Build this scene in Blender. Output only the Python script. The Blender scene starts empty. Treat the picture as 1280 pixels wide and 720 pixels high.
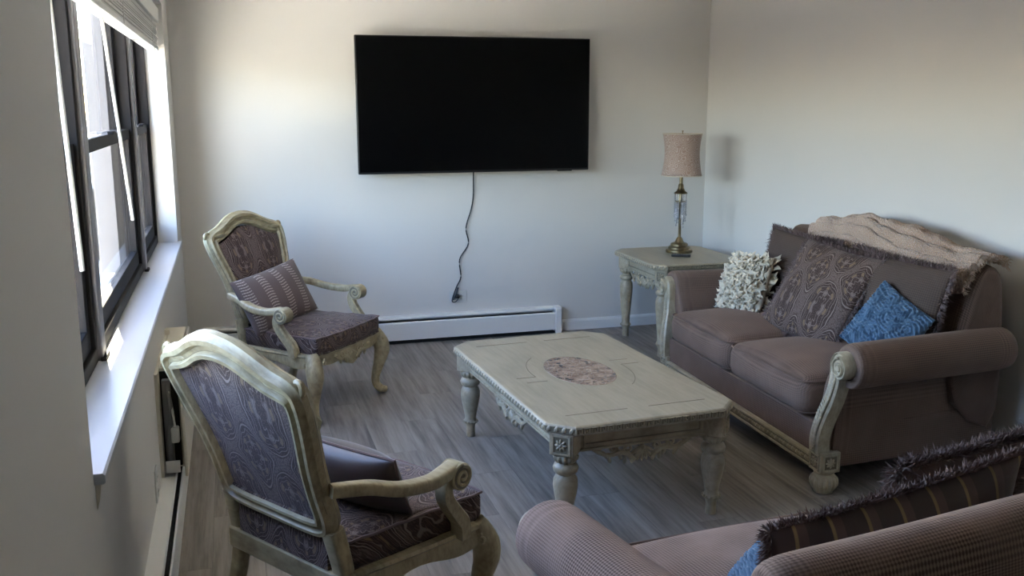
import bpy, math, random
from mathutils import Vector, Matrix, Euler
R = math.radians
PI = math.pi
random.seed(7)
scene = bpy.context.scene
col = scene.collection

# ------------------------------------------------------------------ camera
cam_d = bpy.data.cameras.new('camera')
cam_d.sensor_width = 36.0
cam_d.lens = 36.0 * 1189.4 / 1280.0
cam_d.clip_start = 0.05
cam = bpy.data.objects.new('camera', cam_d)
col.objects.link(cam)
yaw, pitch, roll = R(16.302), R(11.024), R(-0.104)
fwd = Vector((math.sin(yaw)*math.cos(pitch), math.cos(yaw)*math.cos(pitch), -math.sin(pitch)))
rgt = Vector((math.cos(yaw), -math.sin(yaw), 0))
up = rgt.cross(fwd)
r2 = rgt*math.cos(roll) + up*math.sin(roll)
u2 = -rgt*math.sin(roll) + up*math.cos(roll)
cam.matrix_world = Matrix(((r2.x, u2.x, -fwd.x, 0), (r2.y, u2.y, -fwd.y, 0), (r2.z, u2.z, -fwd.z, 1.6), (0, 0, 0, 1)))
scene.camera = cam

# ------------------------------------------------------------------ world, sun, exposure
SUN_EL, SUN_AZ = R(39), math.atan2(-0.157, 0.987)        # azimuth measured from +y towards +x
world = bpy.data.worlds.new('world')
scene.world = world
world.use_nodes = True
wn, wl = world.node_tree.nodes, world.node_tree.links
wn.clear()
sky = wn.new('ShaderNodeTexSky')
sky.sky_type = 'NISHITA'
sky.sun_disc = False
sky.sun_elevation = SUN_EL
sky.sun_rotation = SUN_AZ
sky.air_density = 1.0
sky.dust_density = 0.6
bgn = wn.new('ShaderNodeBackground')
bgn.inputs['Strength'].default_value = 4.05
wo = wn.new('ShaderNodeOutputWorld')
wb = wn.new('ShaderNodeMix'); wb.data_type = 'RGBA'; wb.blend_type = 'MULTIPLY'     # camera white balance
wb.inputs[0].default_value = 1.0
wb.inputs[7].default_value = (1.0, .96, 1.06, 1)
wl.new(sky.outputs[0], wb.inputs[6])
wl.new(wb.outputs[2], bgn.inputs['Color'])
wl.new(bgn.outputs[0], wo.inputs['Surface'])

sun_d = bpy.data.lights.new('sun', 'SUN')
sun_d.energy = 142.0
sun_d.angle = R(0.55)
sun_d.color = (1.0, 0.86, 0.67)
sun = bpy.data.objects.new('sun', sun_d)
col.objects.link(sun)
sdir = Vector((math.sin(SUN_AZ)*math.cos(SUN_EL), math.cos(SUN_AZ)*math.cos(SUN_EL), math.sin(SUN_EL)))
sun.rotation_euler = sdir.to_track_quat('Z', 'Y').to_euler()
sun.location = sdir*20

por_d = bpy.data.lights.new('window_portal', 'AREA')       # guides sampling of the sky through the window, gives off no light itself
por_d.shape = 'RECTANGLE'
por_d.size, por_d.size_y = 3.68, 1.33
por_d.cycles.is_portal = True
por = bpy.data.objects.new('window_portal', por_d)
col.objects.link(por)
por.matrix_world = Matrix(((0, 0, -1, -0.56), (1, 0, 0, 3.96), (0, -1, 0, 1.475), (0, 0, 0, 1)))

scene.view_settings.view_transform = 'Standard'
scene.view_settings.look = 'None'
scene.view_settings.exposure = 0.0
scene.view_settings.gamma = 1.0
scene.view_settings.use_curve_mapping = False
scene.cycles.max_bounces = 10
scene.cycles.diffuse_bounces = 6
scene.cycles.transparent_max_bounces = 12
scene.cycles.sample_clamp_indirect = 50.0
scene.cycles.caustics_reflective = False
scene.cycles.caustics_refractive = False


# ------------------------------------------------------------------ mesh helpers
class MB:
    def __init__(s):
        s.v = []; s.f = []

    def add(s, vs, fs):
        o = len(s.v)
        s.v += [tuple(p) for p in vs]
        s.f += [tuple(i+o for i in f) for f in fs]
        return s

    def box(s, x0, x1, y0, y1, z0, z1, M=None):
        vs = [Vector((x, y, z)) for z in (z0, z1) for y in (y0, y1) for x in (x0, x1)]
        if M: vs = [M @ p for p in vs]
        return s.add(vs, [(0, 2, 3, 1), (4, 5, 7, 6), (0, 1, 5, 4), (2, 6, 7, 3), (0, 4, 6, 2), (1, 3, 7, 5)])

    def lathe(s, prof, n=24, c=(0, 0, 0), flute=None, M=None):
        vs = []
        for (r, z) in prof:
            for i in range(n):
                a = 2*PI*i/n
                rr = r
                if flute and flute[2] <= z <= flute[3]: rr = r*(1 + flute[0]*abs(math.cos(a*flute[1]/2)) - flute[0]*.6)
                p = Vector((c[0]+rr*math.cos(a), c[1]+rr*math.sin(a), c[2]+z))
                vs.append(M @ p if M else p)
        fs = []
        for j in range(len(prof)-1):
            for i in range(n):
                k = (i+1) % n
                fs.append((j*n+i, j*n+k, (j+1)*n+k, (j+1)*n+i))
        fs.append(tuple(range(n-1, -1, -1)))
        fs.append(tuple((len(prof)-1)*n+i for i in range(n)))
        return s.add(vs, fs)

    def sweep(s, pts, prof, upv=(0, 0, 1), closed=False, scale=None, ups=None):
        pts = [Vector(p) for p in pts]
        n, m = len(pts), len(prof)
        vs = []
        for i, p in enumerate(pts):
            a = pts[(i-1) % n] if (closed or i > 0) else pts[i]
            b = pts[(i+1) % n] if (closed or i < n-1) else pts[i]
            t = (b-a).normalized()
            U = Vector(ups[i]) if ups else Vector(upv)
            side = t.cross(U)
            if side.length < 1e-5: side = t.cross(Vector((0, 1, .01)))
            side.normalize()
            u = side.cross(t)
            k = scale[i] if scale else 1.0
            ka, kb = k if isinstance(k, tuple) else (k, k)
            for (q, w) in prof:
                vs.append(p + side*q*ka + u*w*kb)
        fs = []
        for i in range(n if closed else n-1):
            j = (i+1) % n
            for k in range(m):
                l = (k+1) % m
                fs.append((i*m+k, i*m+l, j*m+l, j*m+k))
        if not closed:
            fs.append(tuple(range(m-1, -1, -1)))
            fs.append(tuple((n-1)*m+k for k in range(m)))
        return s.add(vs, fs)

    def tube(s, pts, r, n=8, closed=False, upv=(0, 0, 1)):
        prof = [(math.cos(2*PI*i/n), math.sin(2*PI*i/n)) for i in range(n)]
        sc = list(r) if isinstance(r, (list, tuple)) else [r]*len(pts)
        return s.sweep(pts, prof, upv, closed, sc)

    def prism(s, poly, z0, z1, M=None):
        n = len(poly)
        vs = [Vector((x, y, z0)) for x, y in poly] + [Vector((x, y, z1)) for x, y in poly]
        if M: vs = [M @ p for p in vs]
        fs = [tuple(range(n-1, -1, -1)), tuple(range(n, 2*n))]
        fs += [(i, (i+1) % n, n+(i+1) % n, n+i) for i in range(n)]
        return s.add(vs, fs)

    def grid(s, fn, nu, nv, cu=False):
        vs = [Vector(fn(i/(nu if cu else nu-1), j/(nv-1))) for j in range(nv) for i in range(nu)]
        fs = []
        for j in range(nv-1):
            for i in range(nu if cu else nu-1):
                k = (i+1) % nu
                fs.append((j*nu+i, j*nu+k, (j+1)*nu+k, (j+1)*nu+i))
        return s.add(vs, fs)

    def ell(s, c, r, n=10, m=6, M=None):
        vs = []; c = Vector(c)
        for j in range(m+1):
            b = -PI/2 + PI*j/m
            for i in range(n):
                a = 2*PI*i/n
                p = Vector((r[0]*math.cos(b)*math.cos(a), r[1]*math.cos(b)*math.sin(a), r[2]*math.sin(b)))
                vs.append(c + (M @ p if M else p))
        fs = [(j*n+i, j*n+(i+1) % n, (j+1)*n+(i+1) % n, (j+1)*n+i) for j in range(m) for i in range(n)]
        return s.add(vs, fs)

    def merge(s, o, M=None):
        return s.add([M @ Vector(p) for p in o.v] if M else o.v, o.f)

    def mesh(s, name, smooth=40):
        me = bpy.data.meshes.new(name)
        me.from_pydata(s.v, [], s.f)
        me.validate()
        if smooth:
            for p in me.polygons: p.use_smooth = True
            me.update()
            try: me.set_sharp_from_angle(angle=R(smooth))
            except Exception: pass
        me.update()
        return me

    def build(s, name, mat, parent=None, smooth=40, bevel=0, sub=0, solid=0, loc=None, bseg=2):
        me = s.mesh(name, smooth)
        me.materials.append(mat)
        o = bpy.data.objects.new(name, me)
        col.objects.link(o)
        if parent: o.parent = parent
        if loc: o.location = loc
        if solid:
            md = o.modifiers.new('solid', 'SOLIDIFY'); md.thickness = solid; md.offset = 0
        if bevel:
            md = o.modifiers.new('bevel', 'BEVEL'); md.width = bevel; md.segments = bseg; md.limit_method = 'ANGLE'; md.angle_limit = R(35)
        if sub:
            md = o.modifiers.new('sub', 'SUBSURF'); md.levels = sub; md.render_levels = sub
        return o


def weave(o, uv):
    """store cloth coordinates, so that the weave follows the surface of the part"""
    me = o.data
    a = me.attributes.new('weave', 'FLOAT_VECTOR', 'POINT')
    for i, v in enumerate(me.vertices):
        a.data[i].vector = uv(i, v.co)
    return o


def tag(o, label=None, cat=None, group=None, kind=None):
    if label: o['label'] = label
    if cat: o['category'] = cat
    if group: o['group'] = group
    if kind: o['kind'] = kind
    return o


def thing(name, label, cat, loc=(0, 0, 0), rotz=0, group=None, kind=None, rot=None):
    o = bpy.data.objects.new(name, None)
    o.empty_display_size = .1
    col.objects.link(o)
    o.location = loc
    o.rotation_euler = rot if rot else (0, 0, rotz)
    return tag(o, label, cat, group, kind)


def interp(pts, n):
    """Catmull-Rom through the points, n samples each span."""
    P = [Vector(p) for p in pts]
    out = []
    for i in range(len(P)-1):
        p0, p1, p2, p3 = P[max(i-1, 0)], P[i], P[i+1], P[min(i+2, len(P)-1)]
        for k in range(n):
            t = k/n
            out.append(.5*((2*p1) + (p2-p0)*t + (2*p0-5*p1+4*p2-p3)*t*t + (3*p1-p0-3*p2+p3)*t**3))
    out.append(P[-1])
    return out


def lerp(a, b, t): return a+(b-a)*t


def rect_prof(a, b, r=.3):
    """rounded rectangle profile, half sizes a, b"""
    q = r*min(a, b)
    out = []
    for (sx, sy, st) in ((1, 1, 0), (-1, 1, 90), (-1, -1, 180), (1, -1, 270)):
        for k in range(3):
            t = R(st+45*k)
            out.append((sx*(a-q)+q*math.cos(t), sy*(b-q)+q*math.sin(t)))
    return out


# ------------------------------------------------------------------ node helpers
class S:
    nt = None

    def __init__(s, sock): s.k = sock

    @staticmethod
    def op(o, *a):
        n = S.nt.nodes.new('ShaderNodeMath'); n.operation = o
        for i, x in enumerate(a):
            if isinstance(x, S): S.nt.links.new(x.k, n.inputs[i])
            else: n.inputs[i].default_value = x
        return S(n.outputs[0])

    def __add__(s, o): return S.op('ADD', s, o)
    def __radd__(s, o): return S.op('ADD', o, s)
    def __sub__(s, o): return S.op('SUBTRACT', s, o)
    def __rsub__(s, o): return S.op('SUBTRACT', o, s)
    def __mul__(s, o): return S.op('MULTIPLY', s, o)
    def __rmul__(s, o): return S.op('MULTIPLY', o, s)
    def __truediv__(s, o): return S.op('DIVIDE', s, o)


def sin(x): return S.op('SINE', x)
def cos(x): return S.op('COSINE', x)
def absn(x): return S.op('ABSOLUTE', x)
def step(x, a, b):
    n = S.nt.nodes.new('ShaderNodeMapRange'); n.interpolation_type = 'SMOOTHSTEP'
    n.inputs[1].default_value = a; n.inputs[2].default_value = b
    S.nt.links.new(x.k, n.inputs[0])
    return S(n.outputs[0])


class Mat:
    def __init__(s, name, color=(.5, .5, .5), rough=.5, metal=0, sheen=0, spec=None, coat=0):
        m = bpy.data.materials.new(name); m.use_nodes = True
        s.m, s.nt = m, m.node_tree
        S.nt = s.nt
        s.b = s.nt.nodes['Principled BSDF']
        s.set('Base Color', (*color, 1)); s.set('Roughness', rough); s.set('Metallic', metal)
        if sheen:
            s.set('Sheen Weight', sheen); s.set('Sheen Roughness', .45)
        if coat: s.set('Coat Weight', coat)
        if spec is not None: s.set('Specular IOR Level', spec)

    def set(s, k, v): s.b.inputs[k].default_value = v

    def coord(s, kind='Object'):
        n = s.nt.nodes.new('ShaderNodeTexCoord')
        return n.outputs[kind]

    def xyz(s, kind='Object'):
        n = s.nt.nodes.new('ShaderNodeSeparateXYZ')
        s.nt.links.new(s.coord(kind), n.inputs[0])
        return S(n.outputs[0]), S(n.outputs[1]), S(n.outputs[2])

    def vec(s, x, y, z):
        n = s.nt.nodes.new('ShaderNodeCombineXYZ')
        for i, a in enumerate((x, y, z)):
            if isinstance(a, S): s.nt.links.new(a.k, n.inputs[i])
            else: n.inputs[i].default_value = a
        return n.outputs[0]

    def noise(s, scale=5, detail=4, rough=.55, vec=None, out=0):
        n = s.nt.nodes.new('ShaderNodeTexNoise')
        n.inputs['Scale'].default_value = scale; n.inputs['Detail'].default_value = detail; n.inputs['Roughness'].default_value = rough
        s.nt.links.new(vec if vec else s.coord(), n.inputs['Vector'])
        return S(n.outputs[out])

    def voro(s, scale=5, vec=None, feature='F1', rnd=1):
        n = s.nt.nodes.new('ShaderNodeTexVoronoi'); n.feature = feature
        n.inputs['Scale'].default_value = scale; n.inputs['Randomness'].default_value = rnd
        s.nt.links.new(vec if vec else s.coord(), n.inputs['Vector'])
        return S(n.outputs[0])

    def mix(s, fac, a, b):
        n = s.nt.nodes.new('ShaderNodeMix'); n.data_type = 'RGBA'
        if isinstance(fac, S): s.nt.links.new(fac.k, n.inputs[0])
        else: n.inputs[0].default_value = fac
        for i, c in ((6, a), (7, b)):
            if isinstance(c, tuple): n.inputs[i].default_value = (*c, 1)
            else: s.nt.links.new(c, n.inputs[i])
        return n.outputs[2]

    def color(s, sock): s.nt.links.new(sock, s.b.inputs['Base Color']); return s

    def bump(s, h, strength=.3, dist=.002):
        n = s.nt.nodes.new('ShaderNodeBump')
        n.inputs['Strength'].default_value = strength; n.inputs['Distance'].default_value = dist
        s.nt.links.new(h.k, n.inputs['Height'])
        s.nt.links.new(n.outputs[0], s.b.inputs['Normal'])
        return s


# ------------------------------------------------------------------ materials
def m_wall():
    k = Mat('wall_paint', (.66, .64, .605), .7, spec=.25)
    k.bump(k.noise(140, 3), .08, .002)
    return k.m


def m_ceiling(): return Mat('ceiling_paint', (.76, .75, .73), .8).m


def m_white(name='white_enamel', c=(.75, .75, .73), r=.4): return Mat(name, c, r).m


def m_sill():
    k = Mat('sill_paint', (.50, .50, .50), .35)
    k.bump(k.noise(60, 3), .1, .001)
    return k.m


def m_plank():
    k = Mat('vinyl_plank', (.2, .18, .16), .45, spec=.3)
    oi = k.nt.nodes.new('ShaderNodeObjectInfo')
    rnd = S(oi.outputs['Random'])
    x, y, z = k.xyz()
    v = k.vec(x*16 + rnd*37, y*1.3 + rnd*11, 0)
    n1 = k.noise(1.0, 6, .65, v)
    v2 = k.vec(x*70 + rnd*91, y*2.6, rnd*5)
    n2 = k.noise(1.0, 4, .6, v2)
    f = step(n1*.7 + n2*.3 + rnd*.05, .30, .70)
    c1 = k.mix(f, (.095, .080, .068), (.320, .282, .245))
    k.color(k.mix(rnd*.18, c1, (.165, .146, .128)))
    k.bump(n2, .15, .001)
    return k.m


def m_wood(name='antique_cream_wood', a=(.43, .365, .255), b=(.27, .22, .14)):
    k = Mat(name, a, .38, spec=.45)
    x, y, z = k.xyz()
    n = k.noise(9, 6, .65)
    n2 = k.noise(1.0, 5, .6, k.vec(x*14, y*90, z*40))
    k.color(k.mix(step(n*.55 + n2*.45, .38, .68), a, b))
    k.bump(n2, .08, .001)
    return k.m


def m_tabletop():
    a, b = (.405, .345, .24), (.30, .25, .17)
    k = Mat('limed_table_top', a, .36, spec=.5)
    x, y, z = k.xyz()
    n = k.noise(3.2, 6, .6, k.vec(x*2.5, y*.9, 0))
    n2 = k.noise(1.0, 5, .6, k.vec(x*60, y*4, 0))
    k.color(k.mix(step(n*.6 + n2*.4, .36, .70), a, b))
    k.bump(n2, .06, .001)
    return k.m


def m_fabric(name='brown_chenille', a=(.185, .122, .090), b=(.095, .062, .046), kfreq=330.0, sheen=.30):
    k = Mat(name, a, .85, sheen=sheen, spec=.15)
    k.set('Sheen Tint', (.55, .38, .30, 1))
    x, y, z = k.xyz()
    at = k.nt.nodes.new('ShaderNodeAttribute'); at.attribute_name = 'weave'
    sp = k.nt.nodes.new('ShaderNodeSeparateXYZ'); k.nt.links.new(at.outputs['Vector'], sp.inputs[0])
    wu_, wv_ = S(sp.outputs[0]), S(sp.outputs[1])
    w = sin((wu_+wv_)*kfreq)*sin((wu_-wv_)*kfreq)
    n = k.noise(5, 4)
    n2 = k.noise(120, 2)
    f = step(w*.5 + .5, .15, .85)
    c = k.mix(f, b, a)
    k.color(k.mix(step(n, .35, .75), c, (a[0]*.92, a[1]*.92, a[2]*.94)))
    k.bump(w*.6 + n2*.5, .5, .0016)
    return k.m


def m_paisley(name, mode, P=.225, Q=.33, sheen=.22):
    k = Mat(name, (.1, .07, .06), .75, sheen=sheen, spec=.2)
    k.set('Sheen Tint', (.75, .70, .72, 1))
    x, y, z = k.xyz()
    nv = k.noise(6, 3)
    w = (nv-.5)*.05
    if mode == 'xz': u, v = x + w, z - w
    else: u, v = x + w, y - z - w
    U, V = u*(2*PI/P), v*(2*PI/Q)
    V2 = V + .55*sin(V)
    U2 = U + .35*sin(U)*cos(V)
    g = cos(U2) + cos(V2)
    t = absn(g)
    an = S.op('ARCTAN2', sin(V2), sin(U2))
    band = step(t, .17, .11)
    edge = step(absn(t-.25), .05, .02)
    ts = t + .09*cos(an*8.0)
    ring = step(absn(ts-.52), .045, .015) + step(absn(ts-.80), .03, .01) + step(absn(ts-1.30), .05, .02) + step(absn(ts-1.72), .04, .015)
    fan = step(cos(an*8.0), .1, .6)*step(absn(ts-1.05), .20, .10)
    core = step(cos(an*4.0), .0, .5)*step(absn(ts-1.52), .16, .10)
    fine = k.noise(190, 2, .5, k.vec(u, v, 0))
    scroll = step(fine, .50, .62)
    fl = k.voro(150, k.vec(u, v, 0), 'DISTANCE_TO_EDGE')
    dots = step(fl, .05, .16)
    taupe = (.290, .220, .185)
    dark = (.046, .026, .020)
    mid = (.150, .090, .068)
    gold = (.27, .18, .10)
    c = k.mix(scroll*.55, dark, mid)
    c = k.mix(fan*.6, c, gold)
    c = k.mix(core*.55, c, taupe)
    c = k.mix(S.op('MINIMUM', ring, 1.0)*.6, c, taupe)
    c = k.mix(band*(dots*.30 + .12), c, taupe)
    c = k.mix(edge*.7, c, (.300, .230, .195))
    k.color(c)
    k.bump(k.noise(300, 2) + ring*.3 + band*.4 + fan*.3, .35, .0012)
    return k.m


def m_brass():
    k = Mat('antique_brass', (.30, .235, .135), .32, 1)
    k.color(k.mix(step(k.noise(14, 4), .35, .7), (.33, .26, .15), (.17, .13, .08)))
    return k.m


def m_marble():
    k = Mat('emperador_marble', (.3, .2, .15), .22)
    d = k.voro(26, None, 'F1')
    n = k.noise(22, 6, .7)
    n2 = k.noise(9, 5, .7)
    c = k.mix(step(n, .38, .62), (.42, .30, .215), (.22, .14, .095))
    c = k.mix(step(d, .30, .22)*step(n2, .48, .54), c, (.045, .028, .02))
    n3 = k.noise(60, 3, .7)
    c = k.mix(step(n3, .57, .63)*.85, c, (.06, .038, .026))
    e = k.voro(34, None, 'DISTANCE_TO_EDGE')
    c = k.mix(step(e, .06, .01)*.5, c, (.50, .42, .36))
    k.color(c)
    return k.m


def m_shade():
    k = Mat('brocade_lampshade', (.5, .37, .30), .8, sheen=.3)
    x, y, z = k.xyz()
    n = k.nt.nodes.new('ShaderNodeMath'); n.operation = 'ARCTAN2'
    k.nt.links.new(y.k, n.inputs[0]); k.nt.links.new(x.k, n.inputs[1])
    a = S(n.outputs[0])
    v = k.vec(a*.13, z, 0)
    d = k.voro(26, v, 'F1', .8)
    nn = k.noise(30, 2, .5, v)
    m = step(sin(d*34.0 + nn*5), .1, .5)
    k.color(k.mix(m, (.42, .285, .225), (.62, .51, .43)))
    k.bump(m, .4, .0015)
    tr = k.nt.nodes.new('ShaderNodeBsdfTranslucent'); tr.inputs[0].default_value = (.55, .40, .32, 1)
    mx = k.nt.nodes.new('ShaderNodeMixShader'); mx.inputs[0].default_value = .2
    out = k.nt.nodes['Material Output']
    k.nt.links.new(k.b.outputs[0], mx.inputs[1]); k.nt.links.new(tr.outputs[0], mx.inputs[2])
    k.nt.links.new(mx.outputs[0], out.inputs['Surface'])
    return k.m


def m_pane():
    k = Mat('window_glass', (1, 1, 1), .02)
    nt = k.nt
    t = nt.nodes.new('ShaderNodeBsdfTransparent'); t.inputs[0].default_value = (.90, .93, .92, 1)
    g = nt.nodes.new('ShaderNodeBsdfGlossy'); g.inputs['Roughness'].default_value = .02
    d = nt.nodes.new('ShaderNodeBsdfDiffuse'); d.inputs[0].default_value = (.7, .7, .68, 1)
    lw = nt.nodes.new('ShaderNodeLayerWeight'); lw.inputs[0].default_value = .5
    m1 = nt.nodes.new('ShaderNodeMixShader'); m2 = nt.nodes.new('ShaderNodeMixShader')
    S.nt = nt
    dirt = step(k.noise(6, 5, .7), .5, .9)*.06 + .01
    nt.links.new(dirt.k, m1.inputs[0])
    nt.links.new(t.outputs[0], m1.inputs[1]); nt.links.new(d.outputs[0], m1.inputs[2])
    fr_ = S.op('POWER', S(lw.outputs['Facing']), 5.0)*.55 + .03
    nt.links.new(fr_.k, m2.inputs[0]); nt.links.new(m1.outputs[0], m2.inputs[1]); nt.links.new(g.outputs[0], m2.inputs[2])
    nt.links.new(m2.outputs[0], nt.nodes['Material Output'].inputs['Surface'])
    return k.m


def m_crystal():
    k = Mat('crystal', (.9, .9, .92), .05)
    k.set('Transmission Weight', .75); k.set('IOR', 1.5)
    return k.m


def m_throw():
    k = Mat('knit_throw', (.46, .345, .275), .95, sheen=.4, spec=.1)
    x, y, z = k.xyz()
    n = k.voro(150, None, 'F1')
    st = step(k.noise(3, 3), .3, .8)
    k.color(k.mix(st, (.56, .40, .295), (.40, .275, .20)))
    k.bump(n*-1.0, 1.0, .008)
    return k.m


def m_pleat():
    k = Mat('pleated_taupe', (.13, .10, .095), .65, sheen=.15)
    x, y, z = k.xyz()
    stripe = step(sin(x*(2*PI/.115)), .1, .3)
    tick = step(sin(z*420.0 + sin(x*90.0)), .2, .75)*step(absn(sin(x*(2*PI/.026))), .1, .35)
    c = k.mix(stripe*tick, (.118, .080, .070), (.44, .36, .32))
    k.color(c)
    k.bump(stripe*tick, .5, .002)
    return k.m


def m_stripe():
    k = Mat('gold_striped_brown', (.06, .035, .03), .45, sheen=.3)
    x, y, z = k.xyz()
    s1 = step(sin(x*(2*PI/.085)), .93, .98)
    s2 = step(sin(x*(2*PI/.085) + 1.1), .6, .7)
    c = k.mix(s2, (.045, .026, .021), (.085, .05, .04))
    k.color(k.mix(s1, c, (.24, .17, .07)))
    return k.m


M_WALL, M_CEIL, M_ENAMEL, M_SILL, M_PLANK = m_wall(), m_ceiling(), m_white(), m_sill(), m_plank()
M_BASE = m_white('baseboard_paint', (.76, .76, .75), .4)
M_WOOD, M_TOP = m_wood(), m_tabletop()
M_WOODCH = m_wood('antique_chair_wood', (.44, .37, .225), (.24, .19, .105))
M_FAB = m_fabric()
M_FAB3 = m_fabric('dark_brown_velour', (.095, .066, .052), (.060, .041, .033), 330.0, .12)
M_FAB2 = m_fabric('brown_woven_weave', (.315, .222, .178), (.105, .070, .056), 400.0, .25)
M_PAISB, M_PAISC = m_paisley('paisley_back', 'xz'), m_paisley('paisley_seat', 'xy')
M_PAISP = m_paisley('paisley_pillow', 'xz', .25, .34, .1)
M_BRASS, M_MARBLE, M_SHADE, M_PANE, M_CRYS = m_brass(), m_marble(), m_shade(), m_pane(), m_crystal()
M_THROW, M_PLEAT, M_STRIPE = m_throw(), m_pleat(), m_stripe()
M_FRAME = Mat('dark_bronze_aluminium', (.020, .017, .016), .6, spec=.12).m
M_MULL = Mat('lit_bronze_aluminium', (.20, .185, .185), .42, spec=.45).m  # bronze lightened to grey, light reflected on the mullions put into the colour
M_SCREEN = Mat('black_screen', (.0015, .0015, .0017), .30, spec=.10).m
M_BEZEL = Mat('black_plastic', (.008, .008, .009), .4).m
M_DARK = Mat('dark_gap', (.012, .011, .010), .8).m
M_PLASTIC = Mat('white_plastic', (.66, .66, .63), .4).m
M_CREAMPL = Mat('cream_metal', (.62, .57, .47), .5).m
M_GREYMT = Mat('dusty_grey_metal', (.22, .22, .23), .6).m
M_YELLOW = Mat('yellow_sticker', (.75, .55, .06), .5).m
M_LINE = Mat('inlay_line', (.16, .13, .085), .5).m
M_GLAZE = Mat('umber_glaze', (.20, .165, .105), .5).m
M_FRINGE = Mat('brown_fringe', (.150, .095, .085), .9, sheen=.3).m
M_CREAMF = Mat('cream_cotton', (.62, .535, .41), .9, sheen=.2).m
M_BLUEF = Mat('steel_blue_cloth', (.088, .160, .245), .8, sheen=.25).m
M_SATIN = Mat('brown_satin', (.062, .040, .035), .38, sheen=.2).m
M_FIN = Mat('aluminium_fin', (.25, .25, .25), .5, .6).m

# ------------------------------------------------------------------ room shell
XL, XR, YB, YN, ZC = -.325, 3.29, 6.26, -6.5, 2.45
WX = -.60                                   # outer face of the window wall
RY0, RY1, RZ0, RZ1 = 2.12, 5.80, .785, 2.14  # window recess


def struct(mb, name, mat, label, cat, **kw):
    o = mb.build(name, mat, **kw)
    return tag(o, label, cat, kind='structure')


# floor: slab and planks
fl = MB().box(WX, XR+.1, YN-.1, YB+.1, -.12, -.006)
floor = struct(fl, 'floor', M_DARK, 'grey-brown wood-look plank floor of the living room', 'floor', smooth=0)
PW, PL = .181, 1.22
pm = MB().box(-PW/2+.0006, PW/2-.0006, -PL/2+.0006, PL/2-.0006, -.006, 0).mesh('plank', 0)
pm.materials.append(M_PLANK)
x = XL + PW/2
ci = 0
while x - PW/2 < XR:
    y = YN + (ci*.43) % PL - PL/2
    while y - PL/2 < YB:
        y0, y1 = max(y-PL/2, YN), min(y+PL/2, YB)
        if y1 - y0 > .03 and y1 > 0.2:
            if y1-y0 > PL-.01:
                me = pm
            else:
                me = MB().box(-PW/2+.0006, PW/2-.0006, y0-y+.0006, y1-y-.0006, -.006, 0).mesh('plank', 0)
                me.materials.append(M_PLANK)
            o = bpy.data.objects.new('plank', me); col.objects.link(o)
            o.parent = floor; o.location = (x, y, 0)
        y += PL
    x += PW
    ci += 1
nb = MB().box(XL, XR, YN, .2, -.006, -.001)
o = nb.build('plank_underlay', M_PLANK, floor, smooth=0)

struct(MB().box(WX, XR+.1, YN-.1, YB+.1, ZC, ZC+.1), 'ceiling', M_CEIL, 'plain off-white painted ceiling above the living room', 'ceiling', smooth=0)
struct(MB().box(WX, XR+.1, YB, YB+.1, 0, ZC), 'wall_back', M_WALL, 'off-white wall behind the television', 'wall', smooth=0)
struct(MB().box(XR, XR+.1, YN, YB, 0, ZC), 'wall_right', M_WALL, 'off-white wall behind the brown loveseat', 'wall', smooth=0)
struct(MB().box(WX, XR+.1, YN-.1, YN, 0, ZC), 'wall_front', M_WALL, 'off-white wall behind the camera', 'wall', smooth=0)
# window wall with a hole
wl_ = MB()
ys, zs = [YN, RY0, RY1, YB], [0, RZ0, RZ1, ZC]
idx = {}
for s_, X in enumerate((XL, WX)):
    for i, yy in enumerate(ys):
        for j, zz in enumerate(zs):
            idx[(s_, i, j)] = len(wl_.v); wl_.v.append((X, yy, zz))
for i in range(3):
    for j in range(3):
        if i == 1 and j == 1: continue
        a = [idx[(0, i, j)], idx[(0, i+1, j)], idx[(0, i+1, j+1)], idx[(0, i, j+1)]]
        b = [idx[(1, i, j)], idx[(1, i, j+1)], idx[(1, i+1, j+1)], idx[(1, i+1, j)]]
        wl_.f += [tuple(a), tuple(b)]
for (p, q) in (((1, 1), (2, 1)), ((2, 1), (2, 2)), ((2, 2), (1, 2)), ((1, 2), (1, 1))):
    wl_.f.append((idx[(0, *p)], idx[(0, *q)], idx[(1, *q)], idx[(1, *p)]))
struct(wl_, 'wall_left', M_WALL, 'off-white window wall with a deep recess', 'wall', smooth=0)

# baseboards
def baseboard(name, x0, x1, y0, y1, ax, label):
    mb = MB()
    if ax == 'x':
        prof = [(y1, 0), (y0, 0), (y0, .062), (y0+.006, .076), (y1, .08)]
        n = len(prof)
        vs = [(x0, p, q) for p, q in prof] + [(x1, p, q) for p, q in prof]
    else:
        prof = [(x1, 0), (x0, 0), (x0, .062), (x0+.006, .076), (x1, .08)]
        n = len(prof)
        vs = [(p, y0, q) for p, q in prof] + [(p, y1, q) for p, q in prof]
    mb.add(vs, [tuple(range(n)), tuple(range(2*n-1, n-1, -1))] + [(i, n+i, n+(i+1) % n, (i+1) % n) for i in range(n)])
    return struct(mb, name, M_BASE, label, 'baseboard', smooth=0)


baseboard('baseboard_back', 2.18, XR, YB-.014, YB, 'x', 'white baseboard right of the heater under the television')
baseboard('baseboard_right', XR-.014, XR, YN, YB-.014, 'y', 'white baseboard along the wall behind the brown loveseat')

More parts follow.
